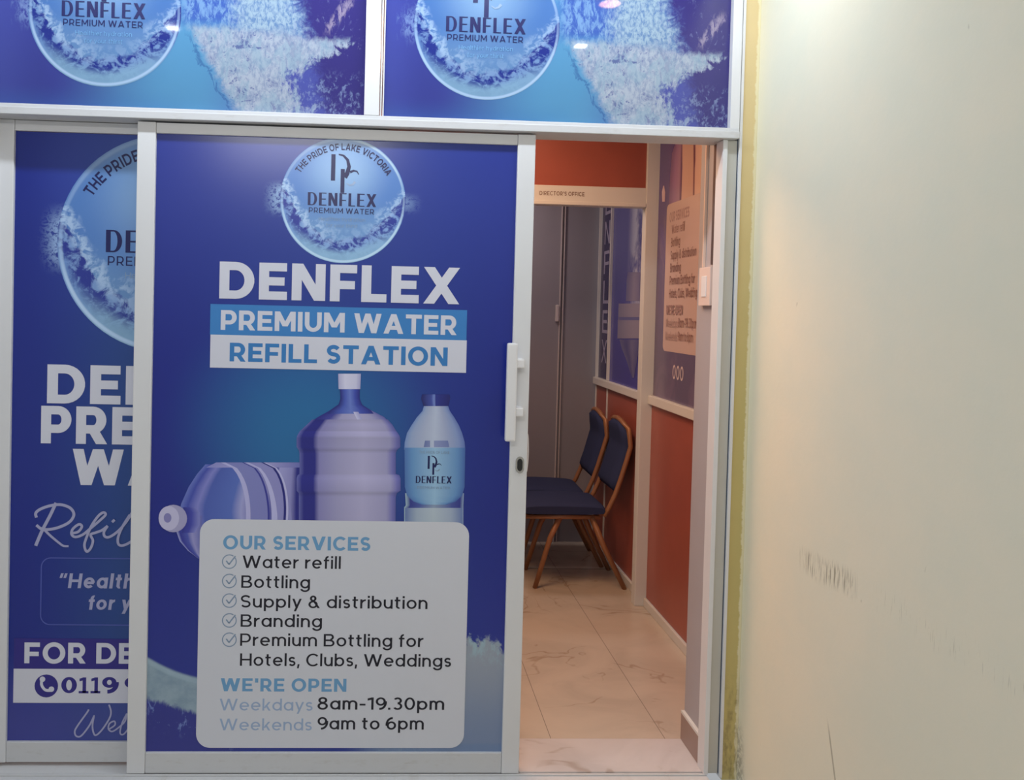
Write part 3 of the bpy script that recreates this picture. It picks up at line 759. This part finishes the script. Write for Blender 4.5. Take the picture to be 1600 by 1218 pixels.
def script(fl, P, t, t1=None, n=8):
    Q = []
    for x, y in P:
        p = S2(x, y); Q.append((p.x, p.z))
    for q in stroke([(v.x, v.y) for v in spline(Q, n)], t / 480, None if t1 is None else t1 / 480):
        fl.k += .5; fl.poly(q)
def c1(*P): return [(30 + x * .1156, 770 + y * .1156) for x, y in P]
script(fl, c1((235, 330), (225, 270), (290, 215), (420, 170), (560, 155), (690, 200), (740, 290), (680, 390), (540, 460), (400, 490), (300, 480), (235, 430)), 4.4)
script(fl, c1((500, 130), (420, 300), (310, 510), (225, 710)), 5)
script(fl, c1((330, 480), (420, 570), (540, 670), (600, 710), (670, 715)), 4, 3)
script(fl, c1((715, 540), (800, 520), (850, 450), (810, 420), (730, 480), (710, 550), (760, 590), (860, 560), (960, 480), (1090, 370), (1170, 290), (1140, 260), (1070, 310), (980, 440), (920, 580), (885, 700), (915, 785), (970, 740), (1000, 640), (970, 560), (1040, 530), (1120, 500), (1200, 440)), 4)
script(fl, c1((1200, 440), (1150, 520), (1160, 580), (1220, 590), (1330, 520), (1440, 400), (1530, 260)), 4)
script(fl, c1((1500, 290), (1400, 450), (1340, 600), (1350, 690), (1420, 700), (1530, 640), (1640, 520), (1740, 380), (1790, 250), (1740, 280), (1640, 480), (1620, 620), (1700, 680)), 4)
script(fl, c1((1265, 360), (1290, 385)), 5.5, None, 3)
h = fl.build('script_lettering', ink_script, p2); h['label'] = 'white handwritten style lettering'
fl = Flat(1, YQ)
def c2(*P): return [(30 + x * .1519, 980 + y * .1519) for x, y in P]
script(fl, c2((715, 840), (700, 870), (600, 1010), (572, 1070), (590, 1115), (640, 1110), (720, 1010), (765, 920), (770, 910), (755, 1010), (770, 1090), (800, 1100), (860, 1040), (930, 930), (945, 860), (925, 790)), 2.6)
script(fl, c2((930, 1040), (985, 1000), (980, 960), (930, 985), (920, 1040), (960, 1065), (1030, 1020), (1090, 960), (1110, 880)), 2.4)
script(fl, c2((1110, 880), (1060, 980), (1040, 1080), (1080, 1090), (1150, 1000)), 2.4)
h = fl.build('sign_off_lettering', ink_script, p2)
fl = Flat(1, YQ)                              # quote box
a = S2(64.5, 900); b = S2(440, 880); zt, zb = S2(120, 871.5).z, S2(120, 975.5).z; r = .03; t = .0035
for seg in (((a.x + r, zt), (b.x - r, zt)), ((a.x + r, zb), (b.x - r, zb)), ((a.x, zt - r), (a.x, zb + r)), ((b.x, zt - r), (b.x, zb + r))):
    fl.next()
    for q in stroke(seg, t): fl.poly(q)
for cx, cz, an in ((a.x + r, zt - r, 90), (a.x + r, zb + r, 180), (b.x - r, zb + r, 270), (b.x - r, zt - r, 0)):
    fl.next()
    for q in ring(cx, cz, r + t / 2, r + t / 2, t, t, an, an + 90): fl.poly(q)
k3 = dict(w=.22, h=.18, gap=.15)
t2(fl, '“Healthier hydration', 91, 918, nat('“Healthier hydration', 91, 23, **k3), 23, mi=1, slant=.12, **k3)
t2(fl, 'for your thirst', 137, 952, nat('for your thirst', 137, 22, **k3), 22, mi=1, slant=.12, **k3)
fl.build('quote_box', [ink_line, ink_script], p2)
fl = Flat(1, YQ)
a = S2(21.5, 1040); xr = D2X1 - .0565
def band(y0, y1, mi):
    z0_, z1_ = S2(110, y0).z, S2(110, y1).z; fl.next(); fl.poly([(a.x, z0_), (xr, z0_), (xr, z1_), (a.x, z1_)], mi)
band(997, 1044.5, 0); band(1044.5, 1097.5, 1); fl.next(2)
k4 = dict(w=.24, h=.21, gap=.13)
t2(fl, 'FOR DELIVERY', 38, 1035.5, nat('FOR DELIVERY', 38, 33.5, **k4), 32.5, mi=1, **k4)
def sdisc(cx, cy, r, mi):
    p = S2(cx, cy); fl.next(); fl.poly([(p.x + r / 480 * math.cos(-i * math.pi / 12), p.z + r / 480 * math.sin(-i * math.pi / 12)) for i in range(24)], mi)
sdisc(72.5, 1071, 18, 0)
fl.next()
Q = [(S2(x, y).x, S2(x, y).z) for x, y in c2((235, 530), (232, 590), (270, 640), (330, 645))]
for q in stroke([(v.x, v.y) for v in spline(Q, 6)], .009): fl.poly(q, 1)
for x, y in c2((240, 530), (332, 632)):
    p = S2(x, y); fl.next(); fl.poly([(p.x + .009 * math.cos(-i * math.pi / 8), p.z + .009 * math.sin(-i * math.pi / 8)) for i in range(16)], 1)
k5 = dict(w=.24, h=.18, gap=.14)
t2(fl, '0', 95.7, 1082, 120, 25, mi=0, **k5)
for xx in (124, 142.5):
    t2(fl, '1', xx, 1081.5, xx + 10.5, 24, mi=0, **k5)
    p = S2(xx - 1, 1082.5); fl.next(); fl.poly([(p.x, p.z), (p.x + 15 / 480, p.z), (p.x + 15 / 480, p.z + 3.6 / 480), (p.x, p.z + 3.6 / 480)], 0)
t2(fl, '9', 159.5, 1082, 182.5, 25, mi=0, **k5)
t2(fl, '9', 194.5, 1082.5, 217, 25, mi=0, **k5)
h = fl.build('delivery_banner', [ink_violet, ink_white], p2); h['label'] = 'violet and white delivery banner with phone number'

# ------------------------------------------------------------------ shop interior
XR = 1.35
o = boxes('floor', marble, None, (-1.6, 1.46, .215, 2.72, -.05, 0.0)); tag(o, 'glossy beige marble tiles on the shop floor', 'floor', kind='structure')
o = boxes('floor', marble_sill, None, (-1.9, 1.0735, .1055, .2145, -.05, .0), (.4555, 1.0735, .0125, .1054, -.05, .0)); tag(o, 'white marble threshold slab inside the doorway', 'floor', kind='structure')
o = boxes('ceiling', mat('inner_ceiling', (.7, .66, .6), .8), None, (-1.6, 1.6, .10, 2.75, 2.62, 2.66)); tag(o, 'ceiling of the shop interior', 'ceiling', kind='structure')
o = boxes('wall_left', mat('inner_left_wall', (.62, .58, .52), .7, var=.03), None, (-1.66, -1.60, .10, 2.75, -.05, 2.62)); tag(o, 'pale side wall inside the shop', 'wall', kind='structure')
# pillar behind the jamb
pil = boxes('wall_pillar', [grey_paint], None, (1.0755, 1.60, .0505, .215, .0, 2.62)); pil.name = 'wall_return'
tag(pil, 'grey return wall just inside the doorway at right', 'wall', kind='structure')
o = boxes('baseboard_return', [mat('brown_tile_skirting', (.34, .24, .21), .35, var=.1), alu_in], None, (1.0635, 1.0752, .052, .2145, .0015, .094), (1.0625, 1.0752, .052, .2145, .094, .103, 1))
tag(o, 'brown tile skirting with white edge on the grey return wall', 'baseboard', kind='structure')
sw = empty('reflection_block', (1.0755, .105, 1.54)); tag(sw, 'pale box shaped as a glass reflection on the return wall beside the open doorway', 'modelled reflection')  # solid pale box put in place of a bright reflection in glass
boxes('reflection_box', mat('pinkish_reflection', (.80, .66, .60), .3), sw, (1.060, 1.0755, .07, .165, 1.535, 1.665), bev=.002)
boxes('reflection_inset', white_pl, sw, (1.0575, 1.060, .098, .138, 1.565, 1.635), bev=.001)
refl = boxes('reflection_strips', [mat('warm_reflection', (.80, .60, .48), .3), mat('dark_brown_reflection', (.09, .07, .07), .4)], None, (1.066, 1.0755, .150, .158, 1.667, 2.6), (1.068, 1.0755, .057, .090, 1.672, 2.6, 1), bev=.001)  # reflected door frames built as one bright and one dark strip
tag(refl, 'slim bright and dark strips shaped as door frame reflections above the pale box', 'trunking')

# right partition, near section: red board, rail, printed pane
def partition(y0, y1, nm, lab):
    r = empty(nm, (XR, (y0 + y1) / 2, 0)); tag(r, lab, 'wall', kind='structure')
    boxes('red_board', red_board, r, (XR, XR + .02, y0, y1, .045, 1.044))
    boxes('rail', alu_in, r, (XR - .022, XR + .02, y0, y1, 1.044, 1.088), bev=.004)
    boxes('top_board', red_board, r, (XR, XR + .02, y0, y1, 2.45, 2.62))
    return r
w3 = partition(.216, 1.485, 'wall_right', 'red boarded lower wall with white rail between doorway and cream post'); 
w4 = partition(1.545, 2.60, 'wall_right', 'red boarded wall behind the two chairs')
o = boxes('baseboard_right', alu_in, None, (XR - .014, XR, .216, 1.4845, .0005, .044), bev=.003); tag(o, 'cream skirting strip along the near red wall', 'baseboard', kind='structure')
o = boxes('baseboard_right', alu_in, None, (XR - .014, XR, 1.5455, 2.5995, .0005, .044), bev=.003); tag(o, 'cream skirting strip behind the chairs', 'baseboard', kind='structure')
def pane_print(name, kind):
    x, y, z, done = shader(name, .2)
    n = noise(y, z, 5, 2.5, 5, .6, .8); n2 = noise(y, z, 12, 4, 5, .7, 1)
    if kind == 'A':
        c = mix(sm(z, 1.1, 2.3), pc(92, 84, 112), pc(84, 70, 130))
        c = mix(sm(n, .45, .65) * .4, c, pc(120, 104, 130))
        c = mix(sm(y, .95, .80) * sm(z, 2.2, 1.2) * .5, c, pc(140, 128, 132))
    elif kind == 'B':
        c = mix(sm(z, 1.2, 2.0), pc(60, 60, 140), pc(84, 86, 140))
        c = mix(sm(xabs(y - 1.80), .22, .05) * sm(n, .40, .60) * sm(z, 1.40, 1.6), c, pc(170, 172, 190))
    else:
        c = mix(sm(n2, .4, .7), pc(44, 40, 84), pc(64, 60, 100))
    return done(c)
YM = 2.305
wa = boxes('window_3', pane_print('corridor_pane_print', 'A'), None, (XR + .004, XR + .014, .216, 1.484, 1.0885, 2.449)); tag(wa, 'printed purple glass pane above the near red wall, with a service card', 'window', kind='structure')
wb = boxes('window_4', pane_print('back_pane_print', 'B'), None, (XR + .004, XR + .014, 1.546, YM - .002, 1.0885, 2.449)); tag(wb, 'printed blue glass pane above the chairs', 'window', kind='structure')
wc = boxes('window_5', pane_print('strip_pane_print', 'C'), None, (XR + .004, XR + .014, YM + .016, 2.565, 1.0885, 2.449)); tag(wc, 'narrow dark pane with stacked white letters in the far corner', 'window', kind='structure')
for k, yy in enumerate((YM, 2.574)):
    o = boxes('trim_%d' % (6 + k), alu_in, None, (XR - .012, XR + .02, yy, yy + .014, (1.0886), 2.449), (XR - .008, XR, yy, yy + .014, .045, 1.0435), bev=.002)
    tag(o, ('slim white upright between the blue pane and the lettered pane', 'slim white upright in the far corner of the glazed wall')[k], 'trim', kind='structure')
# stacked lettering on the narrow pane
fl = Flat(0, XR + .004)
def wtext(fl, s, ya, yb, z, cap, **k):        # reads towards the camera: far end first
    h = k.get('h', k['w'] * .88); W, L = text_layers(s, k['w'], h, k['gap']); kk = (yb - ya) / W
    for l in L:
        fl.next()
        for q in l: fl.poly([(ya + p[0] * kk, z + p[1] * cap) for p in q], k.get('mi', 0))
for i, ch in enumerate('XELFNED'):
    wtext(fl, ch, 2.50, 2.38, 1.19 + i * .187, .145, w=.16, gap=.1)
fl.build('stacked_lettering', mat('ink_dull', pc(150, 146, 170), .3), wc)
# shapes on the blue pane
def RP(x, y): p = at(x, y, 0, XR + .004); return p.y, p.z
fl = Flat(0, XR + .004); PL = (0, XR + .004)
ribbon(fl, [(474, 966.8, 1012), (499, 966, 1012), (500, 965.5, 1012), (528.5, 964.8, 1012)], [(0, (118, 114, 140)), (.5, (134, 128, 148)), (1, (126, 120, 144))], PL)
ribbon(fl, [(495, 967, 1012), (500, 967, 1012)], [(0, (90, 92, 140)), (1, (90, 92, 140))], PL)
ribbon(fl, [(425, 981, 1003), (440, 979, 1003), (470, 978, 1003)], [(0, (96, 94, 134)), (.5, (128, 122, 146)), (1, (92, 90, 130))], PL)
ribbon(fl, [(530, 968, 1001), (545, 972, 999), (560, 978, 996), (590, 988, 991)], [(0, (96, 96, 134)), (.3, (70, 70, 124)), (.6, (104, 102, 138)), (1, (72, 72, 126))], PL)
fl.build('pale_picture', ink_print, wb)
# card, jugs and ovals on the near pane
fl = Flat(0, XR + .004)
DP = (92, 66, 106); SK = (196, 166, 158)
ribbon(fl, [(205, 1066, 1086), (260, 1066, 1086), (325, 1064, 1085)], [(0, (150, 120, 140)), (.06, (190, 160, 150)), (.85, (180, 150, 140)), (.93, (96, 60, 80)), (1, (96, 60, 80))], PL)
ribbon(fl, [(205, 1086, 1104), (250, 1086, 1103), (262, 1085, 1103), (325, 1084, 1101)], [(0, (96, 60, 80)), (.1, (190, 160, 150)), (.8, (196, 166, 150)), (.9, (110, 66, 76)), (1, (90, 56, 70))], PL)
ribbon(fl, [(222, 1056, 1066), (240, 1050, 1066), (280, 1047, 1065), (325, 1045, 1064)], [(0, (110, 86, 130)), (.4, (140, 110, 150)), (.8, (150, 122, 150)), (1, (88, 60, 100))], PL)
ribbon(fl, [(290, 1036.5, 1038), (300, 1034.5, 1039.5), (315, 1035, 1039)], [(0, (200, 180, 190)), (1, (180, 150, 160))], PL)
fl.build('bottle_pictures', ink_print, wa)
fl = Flat(0, XR + .004); fl.k = 30
y0, y1 = 1.357, .888; r = .03; P = []
for cy, cz, a in ((y1 + r, 2.043 - r, 0), (y0 - r, 2.043 - r, 90), (y0 - r, 1.324 + r, 180), (y1 + r, 1.324 + r, 270)):
    for i in range(7):
        t = math.radians(a + i * 15); s = 1
        P.append((cy - (r * math.cos(t)), cz + r * math.sin(t)))
fl.next(); fl.poly(P, 0)
fl.next()
def T(s, a, yb, b, cap, k):
    sc = (y1 - y0) / (727 - 309); f = lambda x: y0 + (x - 309) * sc
    wtext(fl, s, f(a), f(b), 1.324 + (1167.5 - yb) * (.719 / 355), cap * .719 / 355 * 1.1, mi=k['mi'], w=k['w'], h=k['h'], gap=k['gap'])
fl.k = 34; services(fl, lambda s, a, yb, b, cap, k: T(s, a, yb, b, cap, k))
h = fl.build('services_card', [mat('wall_card', pc(182, 160, 156), .3), mat('wall_card_ink', pc(128, 96, 92), .4), mat('wall_card_head', pc(150, 122, 122), .4), mat('wall_card_pale', pc(156, 130, 128), .4)], wa)
for f in h.data.polygons:
    if f.index > 0: f.material_index += 1
h['label'] = 'pale card of services and hours'
fl = Flat(0, XR + .004)
for k in range(3):
    cy = 1.19 - k * .05; fl.next()
    for q in ring(cy, 1.231, .02, .034, .009, .01): fl.poly(q)
fl.build('oval_marks', mat('oval_ink', pc(190, 176, 178), .4), wa)

# cream doorway post, beam with sign, red board above
po = boxes('trim_8', alu_in, None, (1.290, 1.372, 1.4855, 1.5445, 0, 2.4), bev=.004); tag(po, 'cream aluminium door post at the end of the near red wall', 'trim', kind='structure')
be = boxes('trim_9', alu_in, None, (-1.59, 1.2895, 1.49, 1.54, 2.045, 2.145), (-1.59, 1.2895, 1.483, 1.49, 2.047, 2.066), bev=.003); tag(be, 'cream beam over the inner doorway', 'trim', kind='structure')
rb = boxes('wall_back', red_board, None, (-1.59, 1.289, 1.50, 1.53, 2.1455, 2.62)); rb.name = 'wall_inner'; tag(rb, 'red laminate board above the cream beam', 'wall', kind='structure')
rb2 = boxes('wall_inner', red_board, None, (-1.59, .35, 1.50, 1.53, 0, 2.0445)); tag(rb2, 'red partition beside the inner doorway, behind the sliding door', 'wall', kind='structure')
fl = Flat(1, 1.490); s0 = at(843, 304.5, 1, 1.49); s1 = at(913, 307, 1, 1.49)
fl.text("DIRECTOR'S OFFICE", s0.x, s1.x, s0.z, .021, w=.2, gap=.2)
sg = fl.build('sign_lettering', brown_ink, None)
sg.location = (s0.x, 1.49, s0.z)
for v in sg.data.vertices: v.co -= sg.location
tag(sg, 'small brown lettering on the cream beam over the inner doorway', 'sign')
# back room
bk = boxes('wall_back', mat('back_wall_grey', (.30, .27, .275), .6, var=.04), None, (-1.60, 1.46, 2.645, 2.72, 0, 2.62)); tag(bk, 'dark grey back wall of the inner room', 'wall', kind='structure')
d3 = empty('door_3', (.6, 2.60, 0)); tag(d3, 'dark grey sliding partition with a slim pale upright behind the chairs', 'door', kind='structure')
boxes('panel', grey_glass, d3, (-.9, 1.105, 2.61, 2.618, .0, 2.5))
boxes('panel', grey_glass, d3, (1.08, 1.349, 2.622, 2.63, .0, 2.5))
gl_ = mat('pale_grey_metal', (.62, .56, .56), .4)
st = boxes('stile', gl_, d3, (1.095, 1.102, 2.600, 2.6095, 0, 2.5), (1.117, 1.123, 2.605, 2.6215, 0, 2.5), bev=.001)
boxes('handle', gl_, d3, (1.070, 1.092, 2.585, 2.6095, 1.44, 1.55), bev=.006)

# ------------------------------------------------------------------ banquet chairs
wood = mat('copper_painted_tube', (.34, .155, .075), .4, .2, var=.15)
def fabric():
    x, y, z, done = shader('navy_chair_fabric', .9, .2)
    n = noise(x, y + z, 380, 380, 2); m_ = noise(x, z + y, 6, 6, 3)
    c = mix(n, (.020, .028, .080), (.036, .048, .125)); c = mix(m_ * .3, c, (.05, .062, .13))
    return done(c, None, n, .001)
fab = fabric()
def rounded(bm, prof, y0, y1, bulge=.0, seg=10):
    """closed outline prof [(x,z)] swept along y with softened sides"""
    secs = []
    cx = sum(p[0] for p in prof) / len(prof); cz = sum(p[1] for p in prof) / len(prof)
    for k in range(seg + 1):
        t = k / seg; e = abs(2 * t - 1); s = 1 - .10 * e ** 6 if True else 1
        y = y0 + (y1 - y0) * t
        secs.append([bm.verts.new((cx + (p[0] - cx) * (1 - .05 * e ** 8), y, cz + (p[1] - cz) * (1 - .35 * e ** 8))) for p in prof])
    n = len(prof)
    for a, b in zip(secs, secs[1:]):
        for i in range(n):
            f = bm.faces.new((a[i], a[(i + 1) % n], b[(i + 1) % n], b[i])); f.smooth = True
    bm.faces.new(secs[0]); bm.faces.new(secs[-1])
    bmesh.ops.recalc_face_normals(bm, faces=bm.faces)
HW = .175                                      # half width
BK = [(.225, .44), (.245, .52), (.285, .64), (.322, .78), (.312, .86), (.292, .91)]   # back line (x, z)
def bkx(z):
    for (x0, z0), (x1, z1) in zip(BK, BK[1:]):
        if z <= z1: return x0 + (x1 - x0) * (z - z0) / (z1 - z0)
    return BK[-1][0]
def make_chair():
    r = empty('banquet_chair', (0, 0, 0))
    bm = bmesh.new()                          # seat: x from -.27 (front) to .19
    prof = []
    for x, z in [(a, .400 + (b - .412) * .76) for a, b in ((-.26, .425), (-.275, .45), (-.262, .475), (-.20, .490), (-.05, .497), (.10, .492), (.18, .482), (.198, .462), (.195, .435), (.17, .418), (-.05, .412), (-.23, .414))]: prof.append((x, z))
    prof = [(v.x, v.y) for v in spline(prof + [prof[0]], 3)[:-1]]
    rounded(bm, prof, -HW - .01, HW + .01, seg=16); link_mesh('seat', bm, fab, r)
    bm = bmesh.new()                          # frame round the seat's underside
    tube(bm, [(-.235, -HW + .03, .388), (.165, -HW + .03, .388), (.165, HW - .03, .388), (-.235, HW - .03, .388), (-.235, -HW + .03, .388)], .013, 8)
    link_mesh('seat_frame', bm, wood, r)
    for s in (-1, 1):                         # crossing legs
        bm = bmesh.new(); tube(bm, [(-.045, s * (HW - .035), .39), (-.10, s * (HW - .03), .27), (-.178, s * (HW - .02), .0)], .0155, 10, .012, flat=1.1); link_mesh('leg', bm, wood, r)
        bm = bmesh.new(); tube(bm, [(.125, s * (HW - .03), .39), (.20, s * (HW - .025), .22), (.315, s * (HW - .015), .0)], .0155, 10, .012, flat=1.1); link_mesh('leg', bm, wood, r)
    # back: a bent tube loop, upholstered panel inside
    bm = bmesh.new(); pts = []
    hw = HW - .005
    left = [(.185, -hw, .40), (.215, -hw, .45)] + [(bkx(z), -hw, z) for z in (.52, .60, .70, .78, .835)]
    top = []
    for i in range(9):
        t = math.pi * i / 8; zz = .845 + .07 * math.sin(t)
        top.append((bkx(zz) + .004, -hw * math.cos(t), zz))
    rightp = [(p[0], -p[1], p[2]) for p in reversed(left)]
    tube(bm, left + top[1:-1] + rightp, .0135, 10)
    link_mesh('back_frame', bm, wood, r)
    bm = bmesh.new(); rows = []               # panel: grid in (y, z), thick along x
    NZ, NY = 14, 12
    for side in (-1, 1):
        g = []
        for j in range(NZ + 1):
            z = .535 + (.905 - .535) * j / NZ; t = max(0, (z - .825) / .085); w_ = (HW - .016) * (math.sqrt(max(.04, 1 - t * t)) if t < 1 else .2)
            w_ *= 1 - .10 * max(0, (.59 - z) / .055) ** 2 if z < .59 else 1
            row = []
            for i in range(NY + 1):
                s = 2 * i / NY - 1; e = max(abs(s), abs(2 * j / NZ - 1)); th = (.028 if side < 0 else .010) * math.sqrt(max(0, 1 - e ** 6))
                row.append(bm.verts.new((bkx(z) - .006 + side * (th + .003), s * w_, z)))
            g.append(row)
        rows.append(g)
        for j in range(NZ):
            for i in range(NY):
                f = bm.faces.new((g[j][i], g[j][i + 1], g[j + 1][i + 1], g[j + 1][i])); f.smooth = True
    a, b = rows
    rim = lambda g: [g[0][i] for i in range(NY + 1)] + [g[j][NY] for j in range(1, NZ + 1)] + [g[NZ][i] for i in range(NY - 1, -1, -1)] + [g[j][0] for j in range(NZ - 1, 0, -1)]
    ra, rb_ = rim(a), rim(b)
    for i in range(len(ra)):
        f = bm.faces.new((ra[i], ra[(i + 1) % len(ra)], rb_[(i + 1) % len(ra)], rb_[i])); f.smooth = True
    bmesh.ops.recalc_face_normals(bm, faces=bm.faces)
    link_mesh('backrest', bm, fab, r)
    return r
ch1 = make_chair(); ch1.location = (.998, 1.893, .001)
tag(ch1, 'nearer navy upholstered banquet chair with copper coloured legs, against the red wall', 'chair', 'banquet chairs by the inner wall')
ch2 = ch1.copy(); COL.objects.link(ch2)
for c in list(ch1.children):
    k = c.copy(); COL.objects.link(k); k.parent = ch2
ch2.location = (.975, 2.275, .001); ch2.rotation_euler = (0, 0, math.radians(-1.5))
tag(ch2, 'farther navy upholstered banquet chair, partly hidden behind the nearer one', 'chair', 'banquet chairs by the inner wall')

# ------------------------------------------------------------------ ceiling lamps of the corridor
def lamp(name, x, y, r, square, col, em, label):
    rt = empty(name, (x, y, 2.86)); tag(rt, label, 'ceiling light', 'ceiling lights of the corridor')
    bm = bmesh.new(); n = 4 if square else 32; off = math.pi / 4 if square else 0
    for (ra, rb2_, za, zb) in ((r * 1.25, r * 1.25, .0, -.012), (r * 1.25, r, -.012, -.012)):
        A = [bm.verts.new((ra * math.cos(off + 2 * math.pi * i / n), ra * math.sin(off + 2 * math.pi * i / n), za)) for i in range(n)]
        B = [bm.verts.new((rb2_ * math.cos(off + 2 * math.pi * i / n), rb2_ * math.sin(off + 2 * math.pi * i / n), zb)) for i in range(n)]
        for i in range(n): bm.faces.new((A[i], A[(i + 1) % n], B[(i + 1) % n], B[i]))
    bmesh.ops.recalc_face_normals(bm, faces=bm.faces); link_mesh('lamp_ring', bm, white_pl, rt)
    bm = bmesh.new(); f = bm.faces.new([bm.verts.new((r * math.cos(off + 2 * math.pi * i / n), r * math.sin(off + 2 * math.pi * i / n), -.011)) for i in range(n)]); f.normal_flip()
    link_mesh('diffuser', bm, mat(name + '_glow', col, .5, emis=em), rt)
lamp('downlight', .925, -.90, .046, False, (1.0, .50, .30), 26, 'round warm downlight in the corridor ceiling near the wall')
lamp('square_downlight', .93, -1.46, .040, True, (.9, .95, 1.0), 60, 'square cool white downlight near the wall')
lamp('square_downlight', -1.10, -1.43, .040, True, (.9, .95, 1.0), 60, 'square cool white downlight at the left')
bt = empty('batten_lamp', (-.13, -.40, 2.86)); tag(bt, 'long white batten lamp close above the fanlights', 'ceiling light')
boxes('housing', white_pl, bt, (-1.36, 1.10, -.43, -.37, 2.80, 2.859), bev=.004)
boxes('tube', mat('batten_glow', (.93, .97, 1.0), .5, emis=6), bt, (-1.34, 1.08, -.418, -.382, 2.785, 2.7995), bev=.004)
il = empty('office_ceiling_light', (.55, .85, 2.62)); tag(il, 'warm square ceiling panel inside the shop', 'ceiling light')
boxes('diffuser', mat('office_glow', (1.0, .66, .42), .5, emis=4), il, (.30, .80, .60, 1.10, 2.575, 2.6195), bev=.003)
